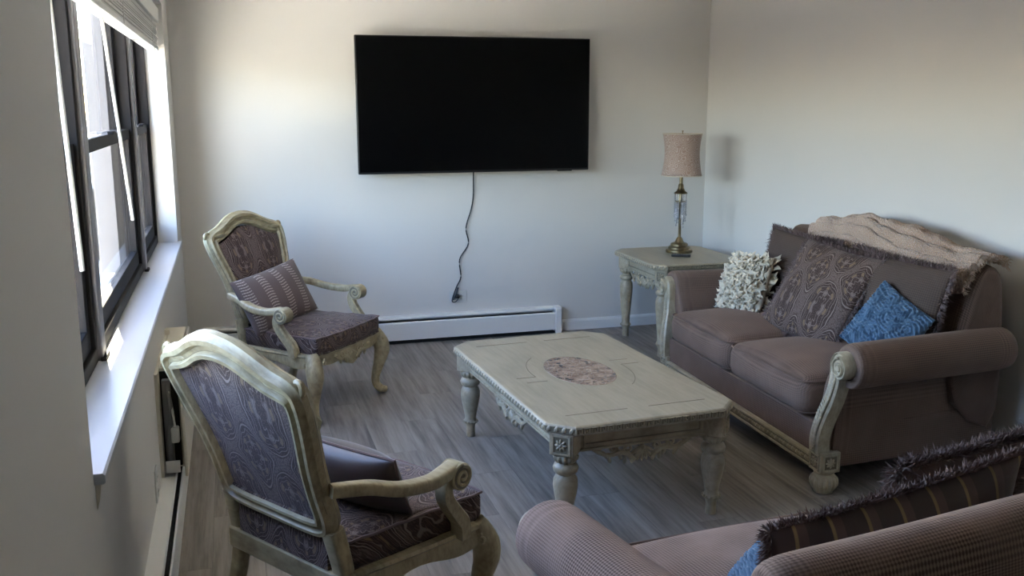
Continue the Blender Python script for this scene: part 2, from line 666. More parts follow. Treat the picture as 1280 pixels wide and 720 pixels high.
# ------------------------------------------------------------------ window
sl = MB()
sec = [(-.445, RZ0), (-.306, RZ0), (-.302, RZ0+.004), (-.302, RZ0+.020), (-.307, RZ0+.025), (-.445, RZ0+.025)]
n = len(sec)
sl.add([(a, RY0+.005, b) for a, b in sec] + [(a, RY1-.002, b) for a, b in sec],
       [tuple(range(n-1, -1, -1)), tuple(range(n, 2*n))] + [(i, (i+1) % n, n+(i+1) % n, n+i) for i in range(n)])
sl.box(-.3249, -.302, RY1-.002, RY1+.045, RZ0, RZ0+.025)
sill = struct(sl, 'trim_1', M_SILL, 'white painted window sill board', 'window sill', smooth=30)
st = MB().prism([(-.324, .725), (-.324, .784), (-.312, .784), (-.318, .745)], RY0+.01, RY0+.03,
                Matrix(((1, 0, 0, 0), (0, 0, 1, 0), (0, 1, 0, 0), (0, 0, 0, 1))))
st.build('sill_bracket', M_CREAMPL, sill, smooth=0)

FZ0, FZ1 = RZ0+.025, RZ1
ZM = 1.462


def ring(mb, x0, x1, y0, y1, z0, z1, wl, wr, wb, wt):
    """rectangular frame in the YZ plane as a connected mesh"""
    o = [(y0, z0), (y1, z0), (y1, z1), (y0, z1)]
    i = [(y0+wl, z0+wb), (y1-wr, z0+wb), (y1-wr, z1-wt), (y0+wl, z1-wt)]
    vs = [(x0, *p) for p in o] + [(x0, *p) for p in i] + [(x1, *p) for p in o] + [(x1, *p) for p in i]
    fs = []
    for k in range(4):
        l = (k+1) % 4
        fs += [(k, 4+k, 4+l, l), (8+k, 8+l, 12+l, 12+k), (k, l, 8+l, 8+k), (4+k, 12+k, 12+l, 4+l)]
    return mb.add(vs, fs)


def window(idx_, y0, y1, label):
    w = thing('window_%d' % idx_, label, 'window', (-.47, (y0+y1)/2, FZ0), kind='structure')
    def part(mb, name, mat, parent=w, **kw):
        mb.v = [(a+.47, b-(y0+y1)/2, c-FZ0) for a, b, c in mb.v]
        return mb.build(name, mat, parent, **kw)
    part(ring(MB(), -.53, -.432, y0, y1, FZ0, FZ1, .03, .03, .045, .045), 'window_frame', M_FRAME, bevel=.003)
    us = part(ring(MB(), -.512, -.484, y0+.03, y1-.03, ZM-.02, FZ1-.045, .045, .045, .04, .05), 'sash', M_FRAME, bevel=.003)
    part(MB().box(-.500, -.496, y0+.075, y1-.075, ZM+.02, FZ1-.095), 'pane', M_PANE, us, smooth=0)
    ls = part(ring(MB(), -.480, -.446, y0+.03, y1-.03, FZ0+.045, ZM+.022, .045, .045, .065, .045), 'sash', M_FRAME, bevel=.003)
    part(MB().box(-.465, -.461, y0+.075, y1-.075, FZ0+.11, ZM-.023), 'pane', M_PANE, ls, smooth=0)
    ym = (y0+y1)/2
    part(MB().box(-.447, -.425, ym-.05, ym+.05, ZM+.022, ZM+.034), 'sash_lock', M_FRAME, bevel=.003)
    return w


window(1, RY0, 3.12, 'near dark-framed sash window partly hidden by the wall')
window(2, 3.20, 4.79, 'wide middle dark-framed sash window beside the sun patch on the sill')
window(3, 4.85, RY1, 'far narrow dark-framed sash window next to the back wall')


def mullion(name, y0, y1):
    mb = MB()
    mb.box(-.62, -.418, y0, y1, FZ0, FZ1)
    return struct(mb, name, M_MULL, 'dark bronze mullion post between the %s windows' % ('near and middle' if y0 < 4 else 'middle and far'), 'mullion', bevel=.004)


ma = mullion('trim_2', 3.12, 3.20)
mb_ = mullion('trim_3', 4.79, 4.85)
for par, (a, b) in ((ma, (3.112, 3.208)), (mb_, (4.784, 4.856))):
    MB().box(-.425, -.408, a, b, FZ0, FZ0+.012).build('mullion_foot', M_FRAME, par, bevel=.002)

# blind, pulled up
bl = thing('window_blind', 'white slatted blind pulled up to the top of the windows', 'blind', (-.375, 3.96, 1.885))
def blp(mb, name, mat, parent=bl, **kw):
    mb.v = [(a+.375, b-3.96, c-1.885) for a, b, c in mb.v]
    return mb.build(name, mat, parent, **kw)
BY0, BY1 = RY0+.02, RY1-.02
blp(MB().box(-.405, -.36, BY0, BY1, 2.06, 2.11), 'headrail', M_PLASTIC, bevel=.003)
blp(MB().box(-.352, -.343, BY0, BY1, 2.035, 2.115), 'valance', M_PLASTIC, bevel=.003)
ns = 17
for k in range(ns):
    z = 1.912 + k*.0085
    j = random.uniform(-.004, .004)
    sm = MB()
    prof = [(-.408+j, z-.001), (-.382+j, z+.003), (-.356+j, z-.001), (-.356+j, z+.0015), (-.382+j, z+.0055), (-.408+j, z+.0015)]
    n = 6
    e0, e1 = BY0+.006+random.uniform(0, .006), BY1-.006-random.uniform(0, .008)
    sag = random.uniform(-.001, .001)
    sm.add([(a, e0, b) for a, b in prof] + [(a, e1, b+sag) for a, b in prof],
           [tuple(range(n)), tuple(range(2*n-1, n-1, -1))] + [(i, n+i, n+(i+1) % n, (i+1) % n) for i in range(n)])
    blp(sm, 'slat', M_PLASTIC, smooth=0)
blp(MB().box(-.410, -.354, BY0+.004, BY1-.004, 1.886, 1.908), 'bottom_rail', M_PLASTIC, bevel=.004)
for yy in (2.7, 3.9, 5.35):
    blp(MB().tube([(-.352, yy, 2.05), (-.3515, yy, 1.97), (-.353, yy, 1.89)], .002, 6), 'ladder_cord', M_PLASTIC)
blp(MB().tube([(-.356, 5.35, 1.90), (-.352, 5.352, 1.88), (-.351, 5.36, 1.865)], .006, 6), 'cord_tassel', M_PLASTIC)
for (p, q) in (((-.400, 3.52, 2.07), (-.372, 3.86, 1.165)), ((-.392, 2.50, 2.07), (-.372, 2.545, 1.19))):
    blp(MB().tube([p, tuple(lerp(p[i], q[i], .5) for i in range(3)), q], .0062, 8), 'tilt_wand', M_PLASTIC)

# ------------------------------------------------------------------ outside
M_STUCCO = Mat('pale_stucco', (.62, .58, .50), .9).m
M_SNOW = Mat('pale_ground', (.68, .65, .60), .9).m
br_ = thing('added_brick_building', 'unseen brown brick building added across from the windows to block low sky light', 'building', (-14, 2, -3))  # out of view, added to cut the horizon light on the right wall
M_BRICKS = Mat('far_brick', (.40, .33, .27), .9).m
MB().box(-4, 0, -14, 13, 0, 4.4).build('facade', M_BRICKS, br_, smooth=0)
MB().box(-4.2, .15, -14.2, 13.2, 4.4, 4.6).build('parapet', M_BRICKS, br_, smooth=0)
for k in range(8):
    for z in (.6, 2.5):
        yy = -12.5 + k*3.2
        f_ = MB().box(-.02, .04, yy, yy+1.2, z, z+1.4).build('window', M_GREYMT, br_, smooth=0)
        MB().box(.03, .06, yy+.08, yy+1.12, z+.08, z+1.32).build('pane', M_SCREEN, f_, smooth=0)
ground = struct(MB().box(-45, WX-.4, -30, 60, -3.3, -3.0), 'ground_outside', M_SNOW, 'pale ground outside the windows', 'ground', smooth=0)
nb_ = thing('neighbouring_building', 'pale neighbouring building seen through the windows', 'building', (-8, 26, -3))
MB().box(-8, 7.2, -4, 4, 0, 4.0).build('low_wing', M_STUCCO, nb_, smooth=0)
MB().box(-8.1, 7.3, -4.1, 4.1, 4.0, 4.15).build('parapet', M_STUCCO, nb_, smooth=0)
MB().box(5.75, 7.2, -3.8, 2, 4.15, 7.5).build('stair_tower', M_STUCCO, nb_, smooth=0)
for k in range(5):
    xx = -6 + k*2.6
    f_ = MB().box(xx, xx+1.1, -4.06, -3.98, 1.2, 2.9).build('window', M_GREYMT, nb_, smooth=0)
    MB().box(xx+.08, xx+1.02, -4.08, -4.05, 1.28, 2.82).build('pane', M_SCREEN, f_, smooth=0)

# ------------------------------------------------------------------ baseboard heaters
def heater(name, label, L, loc, rotz, slot_gap=.013, endcap=True):
    """local: runs along +x from 0 to L, back on y=0, front towards -y"""
    h = thing(name, label, 'heater', loc, rotz)
    def ext(prof, x0, x1, name_, mat, **kw):
        n = len(prof); mb = MB()
        mb.add([(x0, a, b) for a, b in prof] + [(x1, a, b) for a, b in prof],
               [tuple(range(n)), tuple(range(2*n-1, n-1, -1))] + [(i, n+i, n+(i+1) % n, (i+1) % n) for i in range(n)])
        return mb.build(name_, mat, h, smooth=0, **kw)
    e = .045 if endcap else 0
    ext([(0, .02), (-.004, .02), (-.004, .182), (0, .182)], 0, L-e, 'back_plate', M_ENAMEL)
    ext([(0, .186), (-.050, .181), (-.054, .174), (-.054, .166), (-.051, .166), (-.049, .173), (0, .178)], 0, L-e, 'top_hood', M_ENAMEL)
    ext([(-.067, .152), (-.072, .148), (-.074, .140), (-.074, .028), (-.071, .028), (-.071, .139), (-.065, .148)], 0, L-e, 'front_panel', M_ENAMEL)
    ext([(-.006, .05), (-.062, .05), (-.062, .146), (-.006, .146)], .01, L-e-.01, 'shaded_fin_core', M_DARK)  # near-black core, the shade inside the slot is put into its colour
    ext([(-.006, .002), (-.060, .002), (-.060, .012), (-.006, .012)], .0, L-e, 'gap_shade_strip', M_DARK)  # near-black strip painted as the shade in the bottom gap
    if endcap:
        ext([(0, 0), (-.078, 0), (-.078, .175), (-.070, .188), (0, .190)], L-e, L, 'end_cap', M_ENAMEL, bevel=.004)
    return h


heater('baseboard_heater', 'long white baseboard heater under the television', 2.175-(XL+.09), (XL+.09, YB, 0), 0)
heater('baseboard_heater', 'white baseboard heater along the wall under the window sill', 5.0, (XL+.012, 4.24, 0), R(-90), endcap=False).rotation_euler = (0, 0, R(90))
hb = [o for o in col.objects if o.name == 'baseboard_heater.001'][0]
hb.location = (XL, -.76, 0)

# ------------------------------------------------------------------ wall unit under the sill with its side open
wu = thing('wall_air_conditioner', 'cream under-window air conditioner with its near end cover open', 'air conditioner', (XL, 3.68, .19))
def wup(mb, name, mat, parent=wu, **kw):
    return mb.build(name, mat, parent, **kw)
wup(MB().box(.0, .012, 0, .80, .0, .41), 'back_plate', M_CREAMPL)
wup(MB().box(.012, .085, .10, .80, .0, .41), 'chassis', M_CREAMPL, bevel=.004)
wup(MB().box(.012, .075, .088, .0995, .012, .395), 'open_end', M_DARK)
wup(MB().box(.020, .05, .05, .087, .03, .37), 'valve_bracket', M_GREYMT, bevel=.004)
wup(MB().tube([(.035, .04, .02), (.035, .035, .12), (.045, .03, .2), (.05, .03, .27), (.04, .05, .36)], .008, 8), 'pipe', M_GREYMT)
wup(MB().box(.045, .075, .01, .05, .13, .19), 'connector', M_PLASTIC, bevel=.006)
wup(MB().tube([(.06, .03, .19), (.056, .028, .25), (.045, .04, .33)], .005, 6), 'wire', M_PLASTIC)
wup(MB().box(.018, .07, .02, .028, .008, .055), 'paper_tag', M_PLASTIC)
fc = wup(MB().box(.088, .10, -.01, .80, .0, .41), 'front_cover', M_CREAMPL, bevel=.003)
wup(MB().box(.1, .1012, .30, .40, .20, .26), 'sticker', M_YELLOW, fc, smooth=0)
wup(MB().box(.0, .02, .66, .70, .41, .43), 'clip', M_CREAMPL)

# ------------------------------------------------------------------ outlets
def outlet(label, loc, rotz, w, h, plug=False):
    o = thing('wall_outlet', label, 'outlet', loc, rotz)
    MB().box(-w/2, w/2, -.006, 0, -h/2, h/2).build('cover_plate', M_PLASTIC, o, bevel=.002)
    for s_ in (-1, 1):
        c = (s_*w*.22, 0) if w > h else (0, s_*h*.22)
        so = MB().box(c[0]-.016, c[0]+.016, -.0085, -.006, c[1]-.016, c[1]+.016).build('socket', M_PLASTIC, o, bevel=.001)
        for d in (-.006, .006):
            MB().box(c[0]+d-.001, c[0]+d+.001, -.0088, -.0084, c[1]-.004, c[1]+.006).build('slot', M_DARK, so, smooth=0)
    return o


outlet('white wall outlet with a black plug below the television', (1.443, YB, .293), 0, .122, .082)
outlet('white wall outlet on the window wall above the heater', (XL, 3.44, .262), R(90), .075, .12)

# ------------------------------------------------------------------ television
tv = thing('television', 'large black flat-screen television mounted on the back wall', 'television', (1.558, YB-.10, 1.149))
MB().box(-.782, .782, -.028, .012, 0, .868).build('casing', M_BEZEL, tv, bevel=.004)
MB().box(-.774, .774, -.0295, -.027, .014, .861).build('screen', M_SCREEN, tv, smooth=0)
MB().box(-.5, .5, .010, .045, .12, .60).build('rear_housing', M_BEZEL, tv, bevel=.01)
MB().box(-.22, .22, .045, .0995, .25, .55).build('wall_bracket', M_BEZEL, tv)
MB().box(.56, .66, -.030, -.012, -.005, .002).build('sensor_bar', M_BEZEL, tv, bevel=.001)
cord_pts = [(1.553, 6.19, 1.20), (1.553, 6.225, 1.136), (1.556, 6.25, .99), (1.541, 6.25, .893), (1.503, 6.25, .766), (1.518, 6.25, .656), (1.456, 6.25, .55), (1.463, 6.25, .429), (1.431, 6.248, .361), (1.398, 6.242, .270), (1.42, 6.235, .262), (1.44, 6.232, .285)]
pc = thing('power_cord', 'black power cord hanging from the television to the outlet', 'cord', (1.5, 6.25, .26))
mb = MB().tube(interp(cord_pts, 6), .0042, 8)
mb.v = [(a-1.5, b-6.25, c-.26) for a, b, c in mb.v]
mb.build('cable', M_BEZEL, pc)
mb = MB().tube([(1.436, 6.251, .298), (1.436, 6.228, .298), (1.436, 6.218, .293)], [.016, .016, .009], 8)
mb.tube(interp([(1.44, 6.236, .36), (1.425, 6.234, .32), (1.402, 6.236, .275)], 4), .006, 6)
mb.v = [(a-1.5, b-6.25, c-.26) for a, b, c in mb.v]
mb.build('plug', M_BEZEL, pc)


# ------------------------------------------------------------------ carving helpers
def spiral(c, r0, r1, a0, turns, n=28, plane='xz'):
    out = []
    for i in range(n+1):
        t = i/n
        a = a0 + 2*PI*turns*t
        r = lerp(r0, r1, t)
        out.append((c[0]+r*math.cos(a), c[1], c[2]+r*math.sin(a)))
    return out


def leaf(mb, p, ang, L, W, T):
    M = Matrix.Rotation(-ang, 3, 'Y')
    return mb.ell(Vector(p) + M @ Vector((L*.5, 0, 0)), (L*.5, T, W*.5), 8, 4, M)


def swag(mb, w, d, y=0, t=.010, shell=True):
    """acanthus swag: hangs below z=0, half width w, drop d, in the XZ plane, relief thickness t"""
    for s_ in (-1, 1):
        pts = [(s_*w, y, -d*.10), (s_*w*.86, y, -d*.32), (s_*w*.66, y, -d*.50), (s_*w*.45, y, -d*.42), (s_*w*.30, y, -d*.55), (s_*w*.16, y, -d*.85)]
        mb.tube(interp(pts, 5), [lerp(t*.5, t*1.1, min(1, i/14)) for i in range(26)], 6, upv=(0, 1, 0))
        mb.tube(spiral((s_*w*.58, y, -d*.22), d*.24, d*.05, R(-90), -s_*1.3, 20), t*.55, 6, upv=(0, 1, 0))
        mb.tube(spiral((s_*w*.28, y, -d*.30), d*.22, d*.05, R(-90), s_*1.2, 20), t*.55, 6, upv=(0, 1, 0))
        for (a, b, an, L) in ((.97, .06, 200, .45), (.80, .25, 235, .5), (.70, .42, 250, .5), (.48, .38, 250, .45), (.36, .50, 265, .5), (.24, .60, 255, .45)):
            an2 = an if s_ > 0 else 540-an
            leaf(mb, (s_*w*a, y, -d*b), R(an2), d*L, d*.20, t*.8)
    if shell:
        for k in range(7):
            a = R(180 + 30 + 20*k)
            leaf(mb, (0, y, -d*.25), a, d*(.62+.12*math.cos(R(60*(k-3)/3))), d*.20, t*.9)
        mb.ell((0, y, -d*.28), (d*.14, t*1.3, d*.14), 8, 5)
    return mb


def rosette(mb, M, s_, t=.006):
    for k in range(8):
        a = 2*PI*k/8
        q = Matrix.Rotation(a, 3, 'Y')
        mb2 = MB().ell(q @ Vector((s_*.55, 0, 0)), (s_*.42, t, s_*.2), 8, 4, q)
        mb.merge(mb2, M)
    mb.merge(MB().ell((0, 0, 0), (s_*.28, t*1.5, s_*.28), 8, 4), M)
    return mb


# ------------------------------------------------------------------ tables
def octagon(hx, hy, c):
    return [(hx-c, -hy), (hx, -hy+c), (hx, hy-c), (hx-c, hy), (-hx+c, hy), (-hx, hy-c), (-hx, -hy+c), (-hx+c, -hy)]


def make_table(name, label, loc, rotz, hx, hy, H, ch, leg_prof, inset, block_h, apron_h, swag_len, coffee):
    t = thing(name, label, 'table', loc, rotz)
    TT = .034
    # top: stacked octagon loops give the moulded edge
    loops = [(-.022, H-TT-.008), (-.010, H-TT-.006), (-.006, H-TT), (0, H-TT+.004), (0, H-.008), (-.003, H-.003), (-.010, H)]
    mb = MB()
    for d, z in loops:
        mb.v += [(a, b, z) for a, b in octagon(hx+d, hy+d, ch+d*.41)]
    for j in range(len(loops)-1):
        for i in range(8):
            k = (i+1) % 8
            mb.f.append((j*8+i, j*8+k, (j+1)*8+k, (j+1)*8+i))
    mb.f.append(tuple(range(7, -1, -1)))
    mb.f.append(tuple((len(loops)-1)*8+i for i in range(8)))
    top = mb.build('table_top', M_TOP, t, smooth=0)
    # carved edge: a little fret on every side
    mb = MB()
    oc = octagon(hx, hy, ch)
    for i in range(8):
        a, b = Vector((*oc[i], 0)), Vector((*oc[(i+1) % 8], 0))
        L = (b-a).length
        ex = (b-a)/L
        nrm = Vector((ex.y, -ex.x, 0))
        n = max(2, int(L/.030))
        sp = L/n
        for k in range(n):
            o = a + ex*(k+.5)*sp
            Mx = Matrix(((ex.x, nrm.x, 0, o.x), (ex.y, nrm.y, 0, o.y), (0, 0, 1, H-TT/2-.002), (0, 0, 0, 1)))
            q = sp*.5
            if i in (7, 3):                 # short sides: square fret
                for (x0, x1, z0, z1) in ((-q, q*.7, .008, .0115), (-q, -q*.65, -.010, .0115), (q*.35, q*.7, -.005, .0115), (-q*.3, q*.7, -.008, -.0045), (-q*.3, 0, -.008, .003)):
                    mb.box(x0, x1, -.001, .0055, z0, z1, Mx)
            else:                           # long sides: slanted leaf
                mb.merge(MB().ell((0, .0, 0), (q*.62, .006, .013), 6, 4, Matrix.Rotation(R(28), 3, 'Y')), Mx)
    o = mb.build('edge_carving', M_WOOD, top); o['kind'] = 'stuff'
    MB().prism(octagon(hx+.0006, hy+.0006, ch), H-TT+.006, H-.010).build('edge_ground', M_GLAZE, top, smooth=0)
    # inlay
    if coffee:
        oval = [(.14*math.cos(2*PI*k/40), .23*math.sin(2*PI*k/40)) for k in range(40)]
        MB().prism(oval, H-.003, H+.0016).build('marble_inlay', M_MARBLE, top, smooth=30)
        def line(pts, name_='inlay_line'):
            MB().sweep(pts, rect_prof(.0014, .0005), (0, 0, 1)).build(name_, M_LINE, top, smooth=0)
        z = H+.0003
        for sy in (-1, 1):
            for (x0, x1) in ((-hx+.10, -.04), (.05, hx-.10)):
                line([(x0, sy*(hy-.13), z), (x1, sy*(hy-.13), z)])
        for s_ in (-1, 1):
            c0 = 0 if s_ > 0 else 180
            line([(.215*math.cos(R(c0+a)), .32*math.sin(R(c0+a)), z) for a in range(-55, 10, 5)])
            line([(s_*.213, s_*.028, z), (s_*.30, s_*.028, z)])
            line([(s_*.19, s_*.10, z), (s_*.28, s_*.10, z)])
    # corner blocks, legs
    lx, ly = hx-inset, hy-inset
    zb = H-TT-.004-block_h
    for sx in (-1, 1):
        for sy in (-1, 1):
            an = math.atan2(sy, sx)
            Mb = Matrix.Translation((sx*lx, sy*ly, 0)) @ Matrix.Rotation(an + PI/2, 4, 'Z')
            q = .047 if coffee else .042
            bk = MB().box(-q, q, -q, q, zb, H-TT-.002, Mb).build('corner_block', M_WOOD, t, bevel=.003)
            zc = zb+block_h/2
            # recessed looking panel frame with rosette on the outward face
            fr = MB()
            for (x0, x1, z0, z1) in ((-q*.72, q*.72, block_h*.36, block_h*.44), (-q*.72, q*.72, -block_h*.44, -block_h*.36), (-q*.8, -q*.62, -block_h*.44, block_h*.44), (q*.62, q*.8, -block_h*.44, block_h*.44)):
                fr.box(x0, x1, -q-.005, -q+.002, zc+z0, zc+z1, Mb)
            fr.build('panel_moulding', M_WOOD, bk, smooth=0)
            MB().box(-q*.64, q*.64, -q-.0012, -q+.002, zc-block_h*.38, zc+block_h*.38, Mb).build('panel_ground', M_GLAZE, bk, smooth=0)
            rosette(MB(), Mb @ Matrix.Translation((0, -q-.003, zc)), block_h*.30).build('rosette', M_WOOD, bk)
            lg = MB().lathe(leg_prof, 28, (sx*lx, sy*ly, 0)).build('leg', M_WOOD, t, smooth=50)
            cz = zb
            cap = MB().lathe([(.026, -.040), (.034, -.034), (.044, -.022), (.047, -.010), (.043, -.002), (.036, .002)], 72, (sx*lx, sy*ly, cz), flute=(.18, 12, -.036, -.004))
            cap.build('reeded_capital', M_WOOD, lg, smooth=60)
            zr = leg_prof[5][1]
            bd = MB()
            for k in range(14):
                a = 2*PI*k/14
                bd.ell((sx*lx+.033*math.cos(a), sy*ly+.033*math.sin(a), zr), (.006, .006, .006), 6, 4)
            bd.build('bead_ring', M_WOOD, lg)
    # aprons
    za1, za0 = H-TT-.002, H-TT-.004-apron_h
    for (L, off, rz) in ((lx, -ly-.012, 0), (lx, -ly-.012, PI), (ly, -lx-.012, PI/2), (ly, -lx-.012, -PI/2)):
        Ma = Matrix.Rotation(rz, 4, 'Z')
        q = .052
        ap = MB().box(-L+q, L-q, off, off+.022, za0, za1, Ma).build('apron', M_WOOD, t, bevel=.002)
        mo = MB()
        for (x0, x1, z0, z1) in ((-L+q+.012, L-q-.012, za1-.018, za1-.012), (-L+q+.012, L-q-.012, za0+.014, za0+.022), (-L+q+.012, -L+q+.020, za0+.014, za1-.012), (L-q-.020, L-q-.012, za0+.014, za1-.012), (-L+q, L-q, za0-.004, za0+.004)):
            mo.box(x0, x1, off-.006, off+.002, z0, z1, Ma)
        mo.build('apron_moulding', M_WOOD, ap, smooth=0)
        gl = MB()
        for z0 in (za0+.0235, za1-.0195):
            gl.box(-L+q+.02, L-q-.02, off-.0012, off+.001, z0-.0012, z0+.0012, Ma)
        gl.build('glaze_line', M_LINE, ap, smooth=0)
        sw = min(swag_len, L-q-.02) if coffee else L-q-.01
        MB().merge(swag(MB(), sw, .085 if coffee else .095, off+.008, .011), Ma @ Matrix.Translation((0, 0, za0+.004))).build('carved_swag', M_WOOD, ap)
    return t


leg_c = [(.019, 0), (.022, .004), (.021, .045), (.024, .064), (.031, .070), (.033, .078), (.030, .086), (.026, .094), (.031, .125), (.042, .175), (.047, .21), (.045, .235), (.036, .252), (.034, .256), (.045, .266), (.048, .280), (.043, .293), (.033, .298), (.030, .303), (.030, .335)]
make_table('coffee_table', 'low cream carved wooden coffee table with an oval marble inlay', (1.398, 3.742, 0), R(3.5), .395, .672, .459, .085, leg_c, .082, .085, .080, .21, True)
leg_e = [(.020, 0), (.023, .004), (.022, .05), (.025, .068), (.033, .074), (.035, .083), (.032, .092), (.027, .100), (.029, .14), (.036, .22), (.043, .31), (.045, .35), (.042, .375), (.033, .392), (.031, .396), (.043, .406), (.046, .418), (.041, .430), (.030, .435), (.029, .442), (.028, .48)]
make_table('end_table', 'tall cream carved end table in the corner carrying the lamp', (2.815, 5.695, 0), R(0), .325, .375, .605, .07, leg_e, .085, .085, .080, .2, False)

# ------------------------------------------------------------------ lamp and remote
lp = thing('table_lamp', 'brass table lamp with hanging crystals and a beige brocade shade', 'lamp', (2.875, 5.80, .605))
MB().lathe([(.088, 0), (.090, .004), (.089, .018), (.082, .022), (.074, .024), (.074, .036), (.066, .042), (.058, .044), (.058, .058), (.048, .064), (.034, .067), (.026, .078), (.022, .092), (.016, .098), (.012, .104)], 36).build('base', M_BRASS, lp, smooth=35)
MB().lathe([(.010, .10), (.010, .30), (.012, .305), (.012, .36), (.010, .37), (.010, .40)], 16).build('stem', M_BRASS, lp)
MB().lathe([(.010, .395), (.044, .395), (.046, .399), (.040, .405), (.028, .414), (.020, .432), (.017, .455), (.012, .462), (.012, .52)], 28).build('crystal_cap', M_BRASS, lp, smooth=35)
MB().lathe([(.030, .340), (.038, .340), (.038, .347), (.030, .347)], 20).build('hanger_ring', M_BRASS, lp)
cr = MB()
for ring_r, nn, z0, L in ((.040, 12, .393, .145), (.026, 10, .342, .16), (.036, 9, .345, .12)):
    for k in range(nn):
        a = 2*PI*k/nn + ring_r*30
        ll = L*random.uniform(.75, 1.0)
        z = z0
        while z > z0-ll:
            q = .0042
            c = (ring_r*math.cos(a), ring_r*math.sin(a), z-q)
            cr.add([(c[0]+q, c[1], c[2]), (c[0]-q, c[1], c[2]), (c[0], c[1]+q, c[2]), (c[0], c[1]-q, c[2]), (c[0], c[1], c[2]+q), (c[0], c[1], c[2]-q)],
                   [(0, 2, 4), (2, 1, 4), (1, 3, 4), (3, 0, 4), (2, 0, 5), (1, 2, 5), (3, 1, 5), (0, 3, 5)])
            z -= .0095
        c = (ring_r*math.cos(a), ring_r*math.sin(a), z-.008); q = .0058
        cr.add([(c[0]+q, c[1], c[2]), (c[0]-q, c[1], c[2]), (c[0], c[1]+q, c[2]), (c[0], c[1]-q, c[2]), (c[0], c[1], c[2]+.008), (c[0], c[1], c[2]-.011)],
               [(0, 2, 4), (2, 1, 4), (1, 3, 4), (3, 0, 4), (2, 0, 5), (1, 2, 5), (3, 1, 5), (0, 3, 5)])
o = cr.build('crystal_strands', M_CRYS, lp, smooth=0); o['kind'] = 'stuff'
sh = MB()
zs0, zs1 = .517, .790
def shade_r(t): return .114 + .014*(2*t-1)**2 + (.006 if t < .5 else 0)*(1-2*t if t < .5 else 0)
sh.grid(lambda u, v: (shade_r(v)*math.cos(2*PI*u), shade_r(v)*math.sin(2*PI*u), lerp(zs0, zs1, v)), 48, 14, True)
shd = sh.build('lamp_shade', M_SHADE, lp, solid=.002)
tr = MB()
for z, r_ in ((zs0, shade_r(0)), (zs1, shade_r(1))):
    tr.tube([(r_*math.cos(2*PI*k/40), r_*math.sin(2*PI*k/40), z) for k in range(40)], .0032, 6, True)
tr.build('trim', M_CREAMF, shd)
MB().tube([(0, 0, .52), (0, 0, .80), (0, 0, .812)], [.003, .003, .007], 8).build('finial', M_BRASS, lp)
rc = thing('remote_control', 'small black remote control lying before the lamp base', 'remote', (2.80, 5.615, .605), R(-32))
MB().box(-.062, .062, -.019, .019, .0005, .016).build('body', M_BEZEL, rc, bevel=.004)
bt = MB()
for i in range(6):
    for j in (-1, 0, 1):
        bt.ell((-.045+i*.016, j*.010, .016), (.0035, .0030, .0016), 6, 4)
o = bt.build('buttons', M_GREYMT, rc); o['kind'] = 'stuff'


# ------------------------------------------------------------------ cushions and pillows
def rbox(mb, x0, x1, y0, y1, z0, z1, r, crown=0, n=(14, 12, 5), shape=None, belly=0):
    """rounded box: surface grid of a box pulled onto rounded edges"""
    cx, cy, cz = (x0+x1)/2, (y0+y1)/2, (z0+z1)/2
    hx, hy, hz = (x1-x0)/2, (y1-y0)/2, (z1-z0)/2
    def f(a, b, c):
        p = Vector((a*hx, b*hy, c*hz))
        q = Vector((max(-hx+r, min(hx-r, p.x)), max(-hy+r, min(hy-r, p.y)), max(-hz+min(r, hz*.98), min(hz-min(r, hz*.98), p.z))))
        d = p-q
        if d.length > 1e-9: p = q + d.normalized()*r*min(1, d.length/r*1.0) if d.length < r else q + d.normalized()*r
        k = (1-a*a)*(1-b*b)
        if c > 0: p.z += crown*k*c
        p.x += belly*math.copysign((1-c*c), a)*(abs(a) > .98)*(1-b*b)
        p.y += belly*math.copysign((1-c*c), b)*(abs(b) > .98)*(1-a*a)
        v = Vector((cx+p.x, cy+p.y, cz+p.z))
        return shape(v) if shape else v
    def face(fn, nu, nv, flip=False):
        def dens(t):                          # more rows near the edges
            return math.sin((t-.5)*PI)
        vs = [fn(dens(i/(nu-1)), dens(j/(nv-1))) for j in range(nv) for i in range(nu)]
        fs = [(j*nu+i, j*nu+i+1, (j+1)*nu+i+1, (j+1)*nu+i) for j in range(nv-1) for i in range(nu-1)]
        if flip: fs = [q[::-1] for q in fs]
        mb.add(vs, fs)
    nx, ny, nz = n
    face(lambda a, b: f(a, b, 1), nx, ny); face(lambda a, b: f(a, b, -1), nx, ny, True)
    face(lambda a, c: f(a, -1, c), nx, nz); face(lambda a, c: f(a, 1, c), nx, nz, True)
    face(lambda b, c: f(1, b, c), ny, nz); face(lambda b, c: f(-1, b, c), ny, nz, True)
    weld(mb)
    return mb


def weld(mb, eps=5):
    seen, mp, nv = {}, [], []
    for p in mb.v:
        k = (round(p[0], eps), round(p[1], eps), round(p[2], eps))
        if k not in seen: seen[k] = len(nv); nv.append(p)
        mp.append(seen[k])
    nf = []
    for f in mb.f:
        g = []
        for i in f:
            if mp[i] not in g: g.append(mp[i])
        if len(g) > 2: nf.append(tuple(g))
    mb.v, mb.f = nv, nf
    return mb


def pillow_outline(w, h, pinch=.06):
    """closed outline in XZ, bottom centre at the origin"""
    out = []
    n = 16
    for (a, b) in (((-1, -1), (1, -1)), ((1, -1), (1, 1)), ((1, 1), (-1, 1)), ((-1, 1), (-1, -1))):
        for k in range(n):
            t = k/n
            x, z = lerp(a[0], b[0], t), lerp(a[1], b[1], t)
            e = 1-pinch*math.sin(PI*t)
            if a[0] == b[0]: x *= e
            else: z *= e
            out.append((x*w/2, z*h/2 + h/2))
    return out


